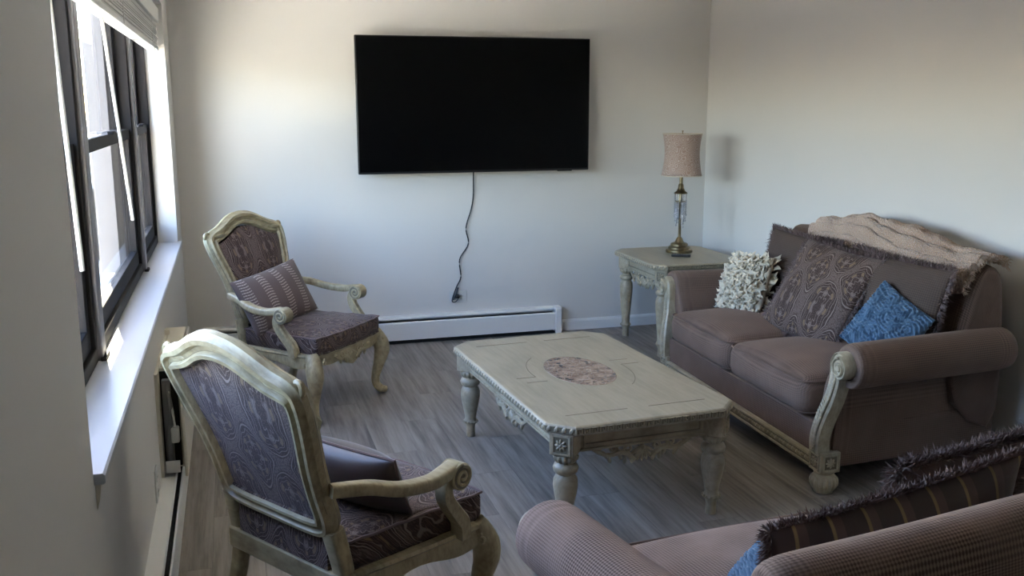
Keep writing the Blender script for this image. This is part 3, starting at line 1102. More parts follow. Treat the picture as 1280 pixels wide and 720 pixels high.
def pillow_pt(a, b, side, w, h, th, pinch=.06, p=2.2):
    x = a*(1-pinch*math.cos(b*PI/2))
    z = b*(1-pinch*math.cos(a*PI/2))
    t = max(0, (1-abs(a)**p))**.55 * max(0, (1-abs(b)**p))**.55
    return Vector((x*w/2, side*th/2*t, z*h/2 + h/2))


def pillow_mesh(w, h, th, pinch=.06, n=25, p=2.2, bump=None):
    mb = MB()
    for side in (-1, 1):
        vs, fs = [], []
        for j in range(n):
            for i in range(n):
                a, b = math.sin((i/(n-1)-.5)*PI), math.sin((j/(n-1)-.5)*PI)
                q = pillow_pt(a, b, side, w, h, th, pinch, p)
                if bump and abs(a) < .999 and abs(b) < .999: q = q + Vector((0, side*bump(a, b), 0))
                vs.append(q)
        for j in range(n-1):
            for i in range(n-1):
                f = (j*n+i, j*n+i+1, (j+1)*n+i+1, (j+1)*n+i)
                fs.append(f if side < 0 else f[::-1])
        mb.add(vs, fs)
    return weld(mb)


def strands(mb, path, dirs, L, per, rnd, w=.0035, seed=1):
    """fringe: thin tapering strips leaving the path"""
    rg = random.Random(seed)
    n = len(path)
    for i in range(n):
        for k in range(per):
            p = Vector(path[i]).lerp(Vector(path[(i+1) % n]), rg.random())
            d = Vector(dirs[i]) + Vector((rg.gauss(0, rnd), rg.gauss(0, rnd), rg.gauss(0, rnd)))
            d.normalize()
            l = L*rg.uniform(.65, 1.1)
            sd = d.cross(Vector((rg.gauss(0, 1), rg.gauss(0, 1), rg.gauss(0, 1)))).normalized()*w*.5
            m = p + d*l*.55 + Vector((rg.gauss(0, .15), rg.gauss(0, .15), rg.gauss(0, .1)-.1))*l*.3
            e = p + d*l + Vector((rg.gauss(0, .3), rg.gauss(0, .3), rg.gauss(0, .2)-.25))*l*.35
            mb.add([p-sd, p+sd, m+sd, m-sd, e], [(0, 1, 2, 3), (3, 2, 4)])
    return mb


def fringe_for(w, h, pinch, L, per, seed, lump=1.0, w_=.0035):
    ol = pillow_outline(w, h, pinch)
    path = [(x, 0, z) for x, z in ol]
    dirs = []
    for i, (x, z) in enumerate(ol):
        d = Vector((x/(w/2), 0, (z-h/2)/(h/2)))
        if abs(d.x) > abs(d.z): d.z *= .35
        else: d.x *= .35
        dirs.append(d.normalized())
    mb = MB()
    strands(mb, path, dirs, L, per, .38*lump, w_, seed)
    return mb


def place(o, base, loc, heading=0, lean=0, roll_=0):
    """put a thing into the frame of a piece of furniture and keep it top-level"""
    M = base @ Matrix.Translation(loc) @ Matrix.Rotation(heading, 4, 'Z') @ Matrix.Rotation(-lean, 4, 'X') @ Matrix.Rotation(roll_, 4, 'Y')
    o.matrix_world = M
    return o


# ------------------------------------------------------------------ loveseats
BACK = [.0, .0]


def ztop(x):
    return .920 - BACK[0] + (.068 - BACK[1])*math.exp(-(x/.46)**2)


def back_sec(x, off=0.0):
    zt = ztop(x)
    edge = max(0, (abs(x)-.70)/.05)
    pts = [(.60, .34), (.635, .50), (.675, zt-.22), (.715, zt-.075), (.745, zt-.022), (.79, zt), (.84, zt-.012), (.868, zt-.05), (.885, zt-.25), (.90, .45), (.905, .11)]
    if off:
        q = []
        for i, (a, b) in enumerate(pts):
            a0, b0 = pts[max(i-1, 0)]; a1, b1 = pts[min(i+1, len(pts)-1)]
            t = Vector((a1-a0, b1-b0)).normalized()
            q.append((a - t.y*off, b + t.x*off))
        pts = q
    return pts


def make_loveseat(name, label, loc, rotz, fab):
    t = thing(name, label, 'sofa', loc, rotz)
    HW = .822
    def tap(y): return 1 - .085*max(0, min(1, y/.9))        # body narrows towards the rear
    # body under the cushions
    mb = MB()
    secs = [(.012, 0), (.06, 0), (.5, 0), (.905, 0)]
    prof = lambda y: [(-HW*tap(y)+.02, .105), (HW*tap(y)-.02, .105), (HW*tap(y)-.02, .29), (-HW*tap(y)+.02, .29)]
    for y, _ in secs: mb.v += [(a, y, b) for a, b in prof(y)]
    for j in range(3):
        for i in range(4):
            k = (i+1) % 4
            mb.f.append((j*4+i, j*4+k, (j+1)*4+k, (j+1)*4+i))
    mb.f += [(3, 2, 1, 0), (12, 13, 14, 15)]
    weave(mb.build('seat_base', fab, t, bevel=.012, bseg=3), lambda i, c: (c.x+c.y, c.z, 0))
    # cushions
    for s_ in (-1, 1):
        mb = rbox(MB(), s_*.348-.344, s_*.348+.344, -.022, .64, .295, .462, .055, .052, (24, 20, 9), None, .012)
        cu = weave(mb.build('seat_cushion', fab, t, smooth=60), lambda i, c: (c.x, c.y-c.z, 0))
        for z, q in ((.448, .004), (.312, .004)):
            loop = []
            x0, x1, y0, y1 = s_*.348-.340, s_*.348+.340, -.020, .636
            for (a, b, n) in (((x0, y0), (x1, y0), 18), ((x1, y0), (x1, y1), 12), ((x1, y1), (x0, y1), 12), ((x0, y1), (x0, y0), 12)):
                for k in range(n):
                    tt = k/n
                    xx, yy = lerp(a[0], b[0], tt), lerp(a[1], b[1], tt)
                    cxm, cym = (x0+x1)/2, (y0+y1)/2
                    g = min(abs(xx-x0), abs(xx-x1))+min(abs(yy-y0), abs(yy-y1))
                    sh_ = max(0, .03-g)*.5
                    xx -= math.copysign(sh_, xx-cxm); yy -= math.copysign(sh_, yy-cym)
                    loop.append((xx, yy, z))
            MB().tube(loop, q, 6, True).build('piping', fab, cu)
    # backrest
    mb = MB()
    xs = [-.772, -.765, -.745, -.71] + [-.6+.1*k for k in range(13)] + [.71, .745, .765, .772]
    shr = {.772: .030, .765: .014, .745: .004}
    for xx in xs:
        sh_ = next((v for k_, v in shr.items() if abs(abs(xx)-k_) < 1e-4), 0)
        sec_ = back_sec(xx)
        cy_, cz_ = .76, .5
        for (a, b) in sec_:
            a2 = a + math.copysign(min(sh_, abs(a-cy_)), cy_-a)
            b2 = b - sh_*(1 if b > .6 else 0)
            mb.v.append((xx, a2, b2))
    m = len(back_sec(0))
    for i in range(len(xs)-1):
        for k in range(m):
            l = (k+1) % m
            mb.f.append((i*m+k, i*m+l, (i+1)*m+l, (i+1)*m+k))
    mb.f.append(tuple(range(m-1, -1, -1)))
    mb.f.append(tuple((len(xs)-1)*m+k for k in range(m)))
    def arc_len(pts):
        out = [0]
        for p, q in zip(pts, pts[1:]): out.append(out[-1]+math.hypot(q[0]-p[0], q[1]-p[1]))
        return out
    al = arc_len(back_sec(0)); nb2 = len(al)
    weave(mb.build('backrest', fab, t, smooth=60, sub=1), lambda i, c: (c.x, al[i % nb2], 0))
    # arms
    for s_ in (-1, 1):
        def sec_arm(y, k):
            cx, cz, r_ = .880, .563, .096
            pts = [(.685, .27), (.695, .40), (.712, .47)]
            for q in range(12):
                a = R(180 - q*25)
                pts.append((cx+r_*math.cos(a), cz+r_*math.sin(a)))
            pts += [(.832, .478), (.826, .462), (.823, .40), (.822, .11), (.73, .11)]
            ccx, ccz = .86, .54
            out = []
            for (a, b) in pts:
                a, b = lerp(ccx, a, k) if b > .3 else a, lerp(ccz, b, k) if b > .3 else b
                a -= .115*max(0, min(1, (a-.68)/.14))*max(0, y)/.9
                out.append((s_*a, y, b))
            return out
        mb = MB()
        ysk = [(.058, .84), (.064, .94), (.078, .99), (.10, 1), (.35, 1), (.62, 1), (.82, 1), (.87, .98), (.893, .90), (.90, .75)]
        for y, k in ysk: mb.v += sec_arm(y, k)
        m = len(sec_arm(0, 1))
        for i in range(len(ysk)-1):
            for k in range(m):
                l = (k+1) % m
                f = (i*m+k, i*m+l, (i+1)*m+l, (i+1)*m+k)
                mb.f.append(f if s_ > 0 else f[::-1])
        mb.f.append(tuple(range(m-1, -1, -1)) if s_ > 0 else tuple(range(m)))
        mb.f.append(tuple((len(ysk)-1)*m+k for k in (range(m) if s_ > 0 else range(m-1, -1, -1))))
        aa = arc_len([(p[0], p[2]) for p in sec_arm(.3, 1)]); na = len(aa)
        weave(mb.build('arm', fab, t, smooth=60, sub=1), lambda i, c: (c.y, aa[i % na], 0))
        # carved post
        path = interp([(s_*.785, .008, .185), (s_*.786, .006, .25), (s_*.800, .018, .33), (s_*.822, .038, .42), (s_*.836, .048, .50), (s_*.836, .048, .565)], 6)
        mb = MB()
        prof_ = [(-.5, -.5), (-.5, .38), (-.36, .5), (-.26, .36), (.26, .36), (.36, .5), (.5, .38), (.5, -.5)]
        mb.sweep(path, [(a*.066, b*.060) for a, b in prof_], (0, -1, 0))
        cx, cz = s_*.868, .568
        # crook of the scroll
        arc = [(cx + .038*math.cos(a)*(-s_), .048, cz + .040*math.sin(a)) for a in [R(-10+14*k) for k in range(12)]]
        mb.sweep(arc, [(a*.034, b*.060) for a, b in prof_], (0, -1, 0), scale=[(lerp(1.6, 1.0, min(1, k/5)), 1) for k in range(12)])
        post = mb.build('arm_post', M_WOOD, t, smooth=35)
        Mt = Matrix.Translation((s_*.883, .044, .563)) @ Matrix.Rotation(R(90), 4, 'X')
        sc_ = MB().lathe([(.046, -.035), (.048, -.03), (.048, .030), (.044, .036), (.040, .032), (.034, .032), (.031, .036), (.024, .037), (.022, .033), (.015, .033), (.012, .040), (.002, .042)], 28, M=Mt)
        sc_.build('scroll', M_WOOD, post, smooth=35)
        MB().tube(spiral((s_*.883, .006, .563), .042, .006, R(90), s_*1.6, 34), .0042, 6, upv=(0, 1, 0)).build('spiral_ridge', M_WOOD, post)
        cv = MB()
        for k in range(2, len(path)-3):
            p = path[k] + Vector((0, -.027, 0))
            for d in (-1, 1):
                leaf(cv, p, R(90 + d*38), .030, .013, .006)
            cv.ell(p, (.006, .007, .009), 6, 4)
        o = cv.build('leaf_carving', M_WOOD, post); o['kind'] = 'stuff'
        # corner block, foot
        bk = MB().box(s_*.785-.043, s_*.785+.043, -.008, .085, .098, .186).build('corner_block', M_WOOD, t, bevel=.003)
        for Mx in (Matrix.Translation((s_*.785, -.008, .142)), Matrix.Translation((s_*(.785+.043), .0385, .142)) @ Matrix.Rotation(R(90)*s_, 4, 'Z')):
            fr = MB(); q = .034
            for (x0, x1, z0, z1) in ((-q, q, q-.006, q), (-q, q, -q, -q+.006), (-q, -q+.006, -q, q), (q-.006, q, -q, q)):
                fr.box(x0, x1, -.005, .002, z0, z1, Mx)
            fr.build('panel_moulding', M_WOOD, bk, smooth=0)
            MB().box(-q+.006, q-.006, -.0012, .002, -q+.006, q-.006, Mx).build('panel_ground', M_GLAZE, bk, smooth=0)
            rosette(MB(), Mx @ Matrix.Translation((0, -.002, 0)), .024).build('rosette', M_WOOD, bk)
        MB().lathe([(.030, 0), (.038, .004), (.040, .012), (.046, .022), (.055, .040), (.057, .055), (.052, .070), (.040, .080), (.034, .084), (.042, .090), (.042, .0985)], 96, (s_*.785, .040, 0), flute=(.14, 16, .018, .078)).build('bun_foot', M_WOOD, t, smooth=60)
        MB().lathe([(.022, 0), (.026, .01), (.030, .106)], 16, (s_*.66, .83, 0)).build('rear_foot', M_WOOD, t)
    # front rail with carved band
    rl = MB().box(-.742, .742, -.004, .022, .100, .162).build('front_rail', M_WOOD, t, bevel=.003)
    MB().box(-.740, .740, -.0052, -.001, .116, .147).build('band_ground', M_GLAZE, rl, smooth=0)
    ml = MB()
    for z in (.108, .154):
        ml.tube([(-.741, -.005, z), (0, -.005, z), (.741, -.005, z)], .006, 8)
    ml.build('rail_moulding', M_WOOD, rl)
    cv = MB()
    n = 42
    for k in range(n):
        xx = -.735 + 1.47*(k+.5)/n
        cv.ell((xx, -.006, .1315), (.013, .006, .010), 8, 4, Matrix.Rotation(R(35), 3, 'Y'))
        cv.ell((xx+.017, -.006, .1315), (.004, .005, .012), 6, 4)
    o = cv.build('band_carving', M_WOOD, rl); o['kind'] = 'stuff'
    bpy.context.view_layer.update()
    return t


ls1 = make_loveseat('loveseat', 'brown chenille loveseat with carved cream trim against the right wall', (2.285, 4.015, 0), R(-92), M_FAB)
BACK[:] = [.098, .033]
ls2 = make_loveseat('loveseat', 'brown woven loveseat in the foreground seen from behind', (1.560, 2.19, 0), R(184), M_FAB2)
BACK[:] = [.0, .0]
B1 = Matrix.Translation((2.285, 4.015, 0)) @ Matrix.Rotation(R(-92), 4, 'Z')
B2 = Matrix.Translation((1.560, 2.19, 0)) @ Matrix.Rotation(R(184), 4, 'Z')


def fringed(name, label, w, h, th, mat, base, loc, heading, lean, roll_=0, L=.035, per=10, seed=1, group=None, pinch=.05, lump=1, w_=.0035):
    t = thing(name, label, 'pillow', group=group)
    weave(pillow_mesh(w, h, th, pinch).build('pillow_body', mat, t, smooth=60), lambda i, c: (c.x, c.z, 0))
    fb = fringe_for(w, h, pinch, L, per, seed, lump, w_)
    o = fb.build('fringe', M_FRINGE, t, smooth=0); o['kind'] = 'stuff'
    place(t, base, loc, heading, lean, roll_)
    return t


G1 = 'pillows on the loveseat by the right wall'
fringed('back_pillow', 'large plain brown pillow with brown fringe behind the cream ruffled pillow', .66, .46, .16, M_FAB3, B1, (-.385, .51, .455), 0, R(13), 0, .036, 60, 3, G1)
fringed('back_pillow', 'large plain brown pillow with brown fringe behind the blue pillow', .70, .46, .16, M_FAB3, B1, (.40, .51, .455), 0, R(13), 0, .036, 60, 4, G1)
fringed('paisley_pillow', 'large square paisley pillow with brown fringe in the middle of the loveseat', .58, .50, .15, M_PAISP, B1, (.04, .31, .465), R(5), R(30), R(3), .030, 46, 5, G1)


# cream ruffled pillow
cp = thing('ruffled_pillow', 'small cream pillow covered in ruffles at the far loveseat arm', 'pillow', group=G1)
PWd, PH, PT = .33, .32, .13
pillow_mesh(PWd, PH, PT, .02).build('pillow_body', M_CREAMF, cp, smooth=60)
rf = MB()
rg = random.Random(11)
rows = 13
for j in range(rows):
    for side in (-1, 1):
        for i in range(15 if side < 0 else 7):
            a = -1 + 2*(i+.5 + rg.uniform(-.3, .3))/(15 if side < 0 else 7)
            b = -.98 + 1.96*(j+.5+rg.uniform(-.25, .25))/rows
            a = max(-.97, min(.97, a)); b = max(-.97, min(.97, b))
            p = pillow_pt(a, b, side, PWd, PH, PT, .02)
            ang = rg.uniform(-.7, .7) + math.atan2(a, 1.4)
            ex = Vector((math.cos(ang), 0, math.sin(ang)))
            out = Vector((a*.7, side*1.0, b*.7)).normalized()
            W, Hh = rg.uniform(.026, .040), rg.uniform(.018, .027)
            ph = rg.uniform(0, 6)
            n = 7
            ez = ex.cross(out).normalized()*rg.choice((-1, 1))
            vs, fs = [], []
            for k in range(n):
                t_ = k/(n-1)
                o_ = p + ex*(t_-.5)*W*1.2
                wv = math.sin(t_*9+ph)
                vs.append(o_ - out*.004)
                vs.append(o_ + out*Hh*.6 + ez*wv*.006 + ez*.006)
                vs.append(o_ + ex*(t_-.5)*W*.8 + out*Hh + ez*wv*.011 + ez*.012)
            for k in range(n-1):
                q = k*3
                fs += [(q, q+3, q+4, q+1), (q+1, q+4, q+5, q+2)]
            rf.add(vs, fs)
o = rf.build('ruffles', M_CREAMF, cp, smooth=60, solid=.0016); o['kind'] = 'stuff'
place(cp, B1, (-.50, .30, .475), R(8), R(20), R(-6))


def blue_pillow(name, label, w, base, loc, heading, lean, roll_, group, seed):
    t = thing(name, label, 'pillow', group=group)
    rg = random.Random(seed)
    cs = [(rg.uniform(-.8, .8), rg.uniform(-.8, .8), rg.uniform(0, 6)) for _ in range(7)]
    def bump(a, b):
        best = min(cs, key=lambda c: (c[0]-a)**2+(c[1]-b)**2)
        d = math.hypot(best[0]-a, best[1]-b)
        an = math.atan2(b-best[1], a-best[0])
        s_ = math.sin(d*64 + an + .8*math.sin(an*5+best[2]) + .5*math.sin(a*31)+.5*math.sin(b*27))
        return .0062*s_ + .003*math.sin(a*70+b*40)
    pillow_mesh(w, w, .13, .04, 140, 2.2, bump).build('pillow_body', M_BLUEF, t, smooth=80)
    place(t, base, loc, heading, lean, roll_)
    return t


blue_pillow('blue_pillow', 'small steel-blue pillow with swirled ruching beside the near loveseat arm', .32, B1, (.53, .36, .495), R(18), R(24), R(24), G1, 5)

# throw over the backrest
tw = thing('throw_blanket', 'beige knitted throw draped along the top of the loveseat back', 'blanket')
mb = MB()
NX, NS = 170, 64
def throw_pt(u, v):
    xx = lerp(-.50, .74, u)
    sec_ = back_sec(xx, .022)
    # arc-length walk from the front (index 3) over the top to the rear (index 8)
    P = [Vector((xx, a, b)) for a, b in sec_]
    pl = interp(P, 4)
    i0, i1 = 9.0 + 2.0*math.sin(u*7), 27 - 3*math.sin(u*3)
    f = lerp(i0, i1, v)
    i = int(f); q = pl[i].lerp(pl[min(i+1, len(pl)-1)], f-i)
    c = Vector((xx, .78, .70))
    d = (q-c); d.x = 0; d.normalize()
    r_ = .014*(abs(math.sin(v*15 + .5*math.sin(u*5) + u*1.2))**.6*2-1) + .0035*math.sin(u*300+v*11)*math.sin(v*130) + .006*math.sin(u*17+v*4) + .004*math.sin(u*43 + v*9)
    return q + d*(.004 + max(-.010, r_) + .014*math.sin(PI*v)*math.exp(-((u-.42)/.3)**2))
mb.grid(throw_pt, NX, NS)
mb.build('knit', M_THROW, tw, smooth=80, solid=.012)
ed = []
dr = []
for k in range(26):
    ed.append(throw_pt(1, k/25)); dr.append((1, 0, -.5))
fr = MB()
for k in range(25):
    for q in range(6):
        strands(fr, [ed[k], ed[k+1]], [dr[k], dr[k]], .035, 1, .3, .006, k*7+q)
o = fr.build('fringe', M_THROW, tw, smooth=0); o['kind'] = 'stuff'
tw.matrix_world = B1

# pillows of the foreground loveseat
G2 = 'pillows on the foreground loveseat'
fringed('striped_pillow', 'large dark brown pillow with gold stripes and thick fringe against the foreground loveseat back', .66, .36, .16, M_STRIPE, B2, (.20, .47, .430), 0, R(14), R(8), .034, 70, 21, G2, lump=.8)
fringed('fringed_pillow', 'dark brown shaggy fringed pillow near the far arm of the foreground loveseat', .52, .32, .15, M_FRINGE, B2, (-.17, .28, .445), R(5), R(16), R(3), .046, 110, 22, G2, lump=1.1)
blue_pillow('blue_pillow', 'steel-blue ruched pillow tucked at the bottom edge on the foreground loveseat', .28, B2, (.47, .33, .46), R(20), R(40), R(0), G2, 8)


# ------------------------------------------------------------------ armchairs
def ychair(z): return .205 + .20*(max(0, z-.40)/.62)**1.15


OUT = [(0, .455), (.12, .455), (.20, .462), (.238, .485), (.252, .53), (.252, .60), (.262, .68), (.285, .77), (.302, .84), (.306, .885), (.298, .918), (.265, .941), (.21, .956), (.165, .974), (.115, .997), (.06, 1.014), (0, 1.020)]


def make_armchair(name, label, loc, rotz):
    t = thing(name, label, 'armchair', loc, rotz)
    wood = M_WOODCH
    # closed back outline
    half = interp([(x, 0, z) for x, z in OUT], 3)
    ol = [Vector((p.x, 0, p.z)) for p in half] + [Vector((-p.x, 0, p.z)) for p in reversed(half[1:-1])]
    cen = Vector((0, 0, .73))
    def off(ol_, d):
        n = len(ol_); out = []
        for i in range(n):
            a, b = ol_[(i-1) % n], ol_[(i+1) % n]
            tg = (b-a); tg = Vector((tg.x, tg.z)).normalized()
            out.append(Vector((ol_[i].x - tg.y*d, 0, ol_[i].z + tg.x*d)))
        return out
    def tilt(p, dy=0): return Vector((p.x, ychair(p.z)+dy, p.z))
    def fw(p): return 1 + .30*max(0, min(1, (p.z-.86)/.08))
    mid = off(ol, .029)
    prof = [(-.029, -.018), (-.029, .012), (-.025, .024), (-.017, .025), (-.012, .013), (-.001, .013), (.004, .026), (.014, .027), (.020, .013), (.029, .006), (.029, -.012), (.022, -.017), (.017, -.030), (.006, -.031), (.000, -.018), (-.011, -.018), (-.016, -.031), (-.025, -.030)]
    mb = MB().sweep([tilt(p) for p in mid], prof, (0, -1, .25), closed=True, scale=[(fw(p), 1) for p in mid])
    fr = mb.build('back_frame', wood, t, smooth=40)
    for nm, d, dy in (('glaze_line', .036, -.0125), ('glaze_line', .011, -.0125), ('glaze_line', .035, .0175), ('glaze_line', .010, .0175)):
        MB().tube([tilt(p + (q-p)*fw(p), dy) for p, q in zip(ol, off(ol, d))], .0034, 5, True).build(nm, M_GLAZE, fr)
    # little carved ears on the crest
    for s_ in (-1, 1):
        er = MB()
        p = tilt(Vector((s_*.288, 0, .918)))
        er.tube(spiral((p.x, p.y, p.z+.006), .020, .005, R(-60 if s_ > 0 else 240), s_*1.1, 16), .009, 8, upv=(0, 1, 0))
        for q in (-.024, .020):
            leaf(er, (p.x - s_*.02, p.y+q, p.z+.002), R(178 if s_ > 0 else 2), .10, .020, .008)
        er.build('crest_carving', wood, fr)
    # upholstered panels, front and rear
    inn = [p + (q-p)*(.050*(fw(p)*1.35-.35)/.05) for p, q in zip(ol, off(ol, .050))]
    n = len(inn)
    for side, dy, nm in ((-1, -.010, 'back_cushion'), (1, .012, 'rear_panel')):
        mb = MB()
        K = 7
        for k in range(K):
            f = 1-k/(K-1)*.985
            dome = (.034 if side < 0 else .010)*(1-f**2.6)
            for p in inn:
                q = cen + (p-cen)*f
                mb.v.append(tuple(tilt(q, dy + side*dome)))
        for k in range(K-1):
            for i in range(n):
                j = (i+1) % n
                fc_ = (k*n+i, k*n+j, (k+1)*n+j, (k+1)*n+i)
                mb.f.append(fc_ if side < 0 else fc_[::-1])
        mb.f.append(tuple((K-1)*n+i for i in (range(n) if side < 0 else range(n-1, -1, -1))))
        up_ = mb.build(nm, M_PAISB, t, smooth=60)
        wl2 = MB().tube([tilt(p, dy + side*.004) for p in off(ol, .053)], .0042, 6, True).build('piping', M_FRINGE if side < 0 else M_PAISB, up_)
    # seat rails
    W0, W1, Y0, Y1 = .300, .245, -.262, .215
    corners = [(-W0, Y0), (W0, Y0), (W1, Y1), (-W1, Y1)]
    prof_r = rect_prof(.020, .034, .35)
    # front rail with serpentine skirt
    mb = MB()
    n = 25
    vs = []
    for k in range(n):
        q = -1 + 2*k/(n-1)
        xx = q*(W0-.01)
        bow = -.022*(1-q*q)
        zb_ = .292 - .030*math.exp(-(q/.28)**2) - .012*math.cos(q*9)*(1-abs(q)) + .014*abs(q)**3
        for (a, b) in ((-.020, zb_), (-.024, zb_+.012), (-.020, .345), (-.026, .352), (-.022, .362), (.020, .362), (.020, zb_)):
            vs.append((xx, Y0+bow+a, b))
    m = 7
    fs = [(i*m+k, i*m+(k+1) % m, (i+1)*m+(k+1) % m, (i+1)*m+k) for i in range(n-1) for k in range(m)]
    fs += [tuple(range(m-1, -1, -1)), tuple((n-1)*m+k for k in range(m))]
    apr = MB().add(vs, fs).build('front_rail', wood, t, smooth=40)
    MB().merge(swag(MB(), .17, .072, 0, .010), Matrix.Translation((0, Y0-.042, .338))).build('carved_swag', wood, apr)
    for s_ in (-1, 1):
        mb = MB()
        vs = []
        for k in range(15):
            q = k/14
            yy = lerp(Y0+.01, Y1, q); xx = s_*(lerp(W0, W1, q)+.006*math.sin(PI*q))
            zb_ = .298 - .012*math.sin(PI*q*3)
            for (a, b) in ((.020, zb_), (.024, zb_+.012), (.020, .345), (.026, .352), (.022, .362), (-.020, .362), (-.020, zb_)):
                vs.append((xx+s_*a, yy, b))
        fs = [(i*7+k, i*7+(k+1) % 7, (i+1)*7+(k+1) % 7, (i+1)*7+k) for i in range(14) for k in range(7)]
        fs += [tuple(range(6, -1, -1)), tuple(14*7+k for k in range(7))]
        if s_ < 0: fs = [f[::-1] for f in fs]
        MB().add(vs, fs).build('side_rail', wood, t, smooth=40)
    MB().box(-W1-.005, W1+.005, Y1-.016, Y1+.024, .300, .362).build('back_rail', wood, t, bevel=.004)
    MB().prism([(-W0+.015, Y0+.01), (W0-.015, Y0+.01), (W1-.015, Y1-.01), (-W1+.015, Y1-.01)], .322, .352).build('seat_deck', M_PAISC, t, smooth=0)
    # seat cushion, wider at the front
    def shp(v):
        q = (v.y-(-.285))/(.485)
        return Vector((v.x*lerp(1.0, .84, max(0, min(1, q))), v.y - .022*(1-(v.x/.31)**2)*max(0, 1-q*1.3), v.z))
    mb = rbox(MB(), -.298, .298, -.288, .195, .356, .448, .020, .028, (22, 20, 7), shp, .006)
    cu = mb.build('seat_cushion', M_PAISC, t, smooth=60)
    for z in (.444, .360):
        loop = []
        for (a, b, nn) in (((-.294, -.285), (.294, -.285), 16), ((.294, -.285), (.294, .192), 12), ((.294, .192), (-.294, .192), 12), ((-.294, .192), (-.294, -.285), 12)):
            for k in range(nn):
                v = Vector((lerp(a[0], b[0], k/nn), lerp(a[1], b[1], k/nn), z + .002*math.sin(k*2.1)))
                loop.append(shp(v))
        MB().tube(loop, .0045, 6, True).build('piping', M_FRINGE if z > .4 else M_PAISC, cu)
    # upholstered gap between cushion and back frame
    MB().box(-.20, .20, Y1-.004, Y1+.016, .362, .455).build('lower_back_web', M_PAISB, t, smooth=0)
    for s_ in (-1, 1):
        # front cabriole leg
        pts = [(s_*.292, -.255, .358), (s_*.300, -.268, .33), (s_*.312, -.284, .285), (s_*.312, -.288, .24), (s_*.300, -.274, .17), (s_*.288, -.258, .10), (s_*.290, -.260, .055), (s_*.304, -.278, .026), (s_*.312, -.290, .014)]
        rr = [.034, .040, .045, .043, .032, .024, .0225, .024, .018]
        pi_ = interp(pts, 4)
        ri = [rr[min(i//4, 8)] + (rr[min(i//4+1, 8)]-rr[min(i//4, 8)])*((i % 4)/4) for i in range(len(pi_))]
        lg = MB().tube(pi_, ri, 14, upv=(0, 1, 0)).build('front_leg', wood, t, smooth=70)
        ft = MB().ell((s_*.314, -.293, .021), (.024, .022, .020), 12, 8)
        ft.tube(spiral((s_*.322, -.300, .024), .015, .004, R(200), 1.1, 14), .0055, 6, upv=(0, 1, 0))
        ft.build('scroll_foot', wood, lg)
        kc = MB()
        kc.tube(spiral((s_*.275, -.318, .325), .016, .004, R(90), s_*1.2, 14), .005, 6, upv=(0, 1, 0))
        kc.tube(spiral((s_*.334, -.245, .318), .016, .004, R(90), s_*1.2, 14), .005, 6, upv=(0, 1, 0))
        kc.build('knee_scroll', wood, lg)
        # rear leg rises into the back frame
        pts = [(s_*.226, ychair(.49)+.004, .49), (s_*.232, .216, .42), (s_*.236, .206, .36), (s_*.236, .205, .30), (s_*.236, .225, .20), (s_*.238, .265, .09), (s_*.240, .290, .0)]
        pr_ = interp(pts, 4)
        MB().sweep(pr_, rect_prof(.024, .022, .5), (0, -1, 0), scale=[lerp(1.15, .85, i/(len(pr_)-1)) for i in range(len(pr_))]).build('rear_leg', wood, t, smooth=50)
        # arm
        pts = [(s_*.264, ychair(.62)-.004, .618), (s_*.298, .165, .606), (s_*.328, .08, .582), (s_*.342, -.02, .572), (s_*.340, -.085, .580), (s_*.335, -.125, .584)]
        pa = interp(pts, 5)
        scl = [(lerp(.85, 1.15, min(1, i/12)), 1.0) for i in range(len(pa))]
        arm = MB().sweep(pa, rect_prof(.022, .018, .5), (0, 0, 1), scale=scl).build('arm', wood, t, smooth=50)
        Ms = Matrix.Translation((s_*.335, -.128, .5605)) @ Matrix.Rotation(R(90), 4, 'Y')
        sc_ = MB().lathe([(.037, -.032), (.0400, -.029), (.0400, .029), (.037, .032)], 24, M=Ms)
        sc_.build('arm_scroll', wood, arm, smooth=40)
        for e in (-1, 1):
            MB().lathe([(.034, -.001), (.034, .001)], 20, M=Matrix.Translation((s_*.335 + e*.032, -.128, .5605)) @ Matrix.Rotation(R(90), 4, 'Y')).build('scroll_ground', M_GLAZE, arm)
            sp = [(s_*.335 + e*.0325, -.128 + a, .5605 + c) for (a, _, c) in spiral((0, 0, 0), .033, .004, R(90), 1.7, 30)]
            MB().tube(sp, .0058, 6, upv=(1, 0, 0)).build('spiral_ridge', wood, arm)
        # arm post
        pts = [(s_*.333, -.098, .556), (s_*.333, -.088, .525), (s_*.330, -.098, .49), (s_*.326, -.135, .44), (s_*.322, -.165, .40), (s_*.318, -.172, .352)]
        pp = interp(pts, 5)
        MB().sweep(pp, [(-.020, -.018), (-.020, .014), (-.012, .020), (-.006, .014), (.006, .014), (.012, .020), (.020, .014), (.020, -.018)], (0, -1, 0), scale=[lerp(.95, 1.2, i/(len(pp)-1)) for i in range(len(pp))]).build('arm_post', wood, t, smooth=40)
    bpy.context.view_layer.update()
    return t


FAR = ((.325, 5.096, 0), R(49.6))
NEAR = ((.268, 2.710, 0), R(123.9))
make_armchair('armchair', 'paisley carved-frame armchair in the corner facing the room, striped pillow on it', *FAR)
make_armchair('armchair', 'paisley carved-frame armchair in the left foreground seen from behind', *NEAR)
BF = Matrix.Translation(FAR[0]) @ Matrix.Rotation(FAR[1], 4, 'Z')
BN = Matrix.Translation(NEAR[0]) @ Matrix.Rotation(NEAR[1], 4, 'Z')

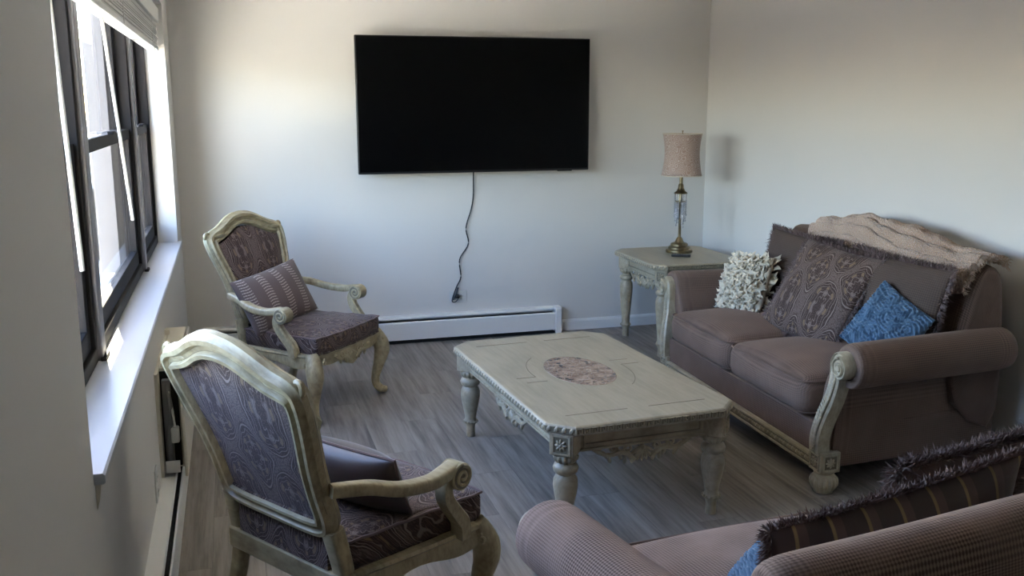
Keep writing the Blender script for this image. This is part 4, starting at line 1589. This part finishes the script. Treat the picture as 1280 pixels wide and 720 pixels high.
p1 = thing('lumbar_pillow', 'oblong taupe pillow with pleated stripes on the corner armchair', 'pillow')
pillow_mesh(.50, .31, .14, .05).build('pillow_body', M_PLEAT, p1, smooth=60)
place(p1, BF, (-.075, .04, .455), R(-6), R(26), R(-7))
p2 = thing('satin_pillow', 'dark brown satin pillow standing in the foreground armchair', 'pillow')
b_ = pillow_mesh(.42, .19, .15, .05).build('pillow_body', M_SATIN, p2, smooth=60)
ol = pillow_outline(.42, .19, .05)
MB().tube([(x, 0, z) for x, z in ol], .005, 6, True, (0, 1, 0)).build('piping', M_FRINGE, b_)
place(p2, BN, (-.06, -.005, .458), R(4), R(20), R(0))
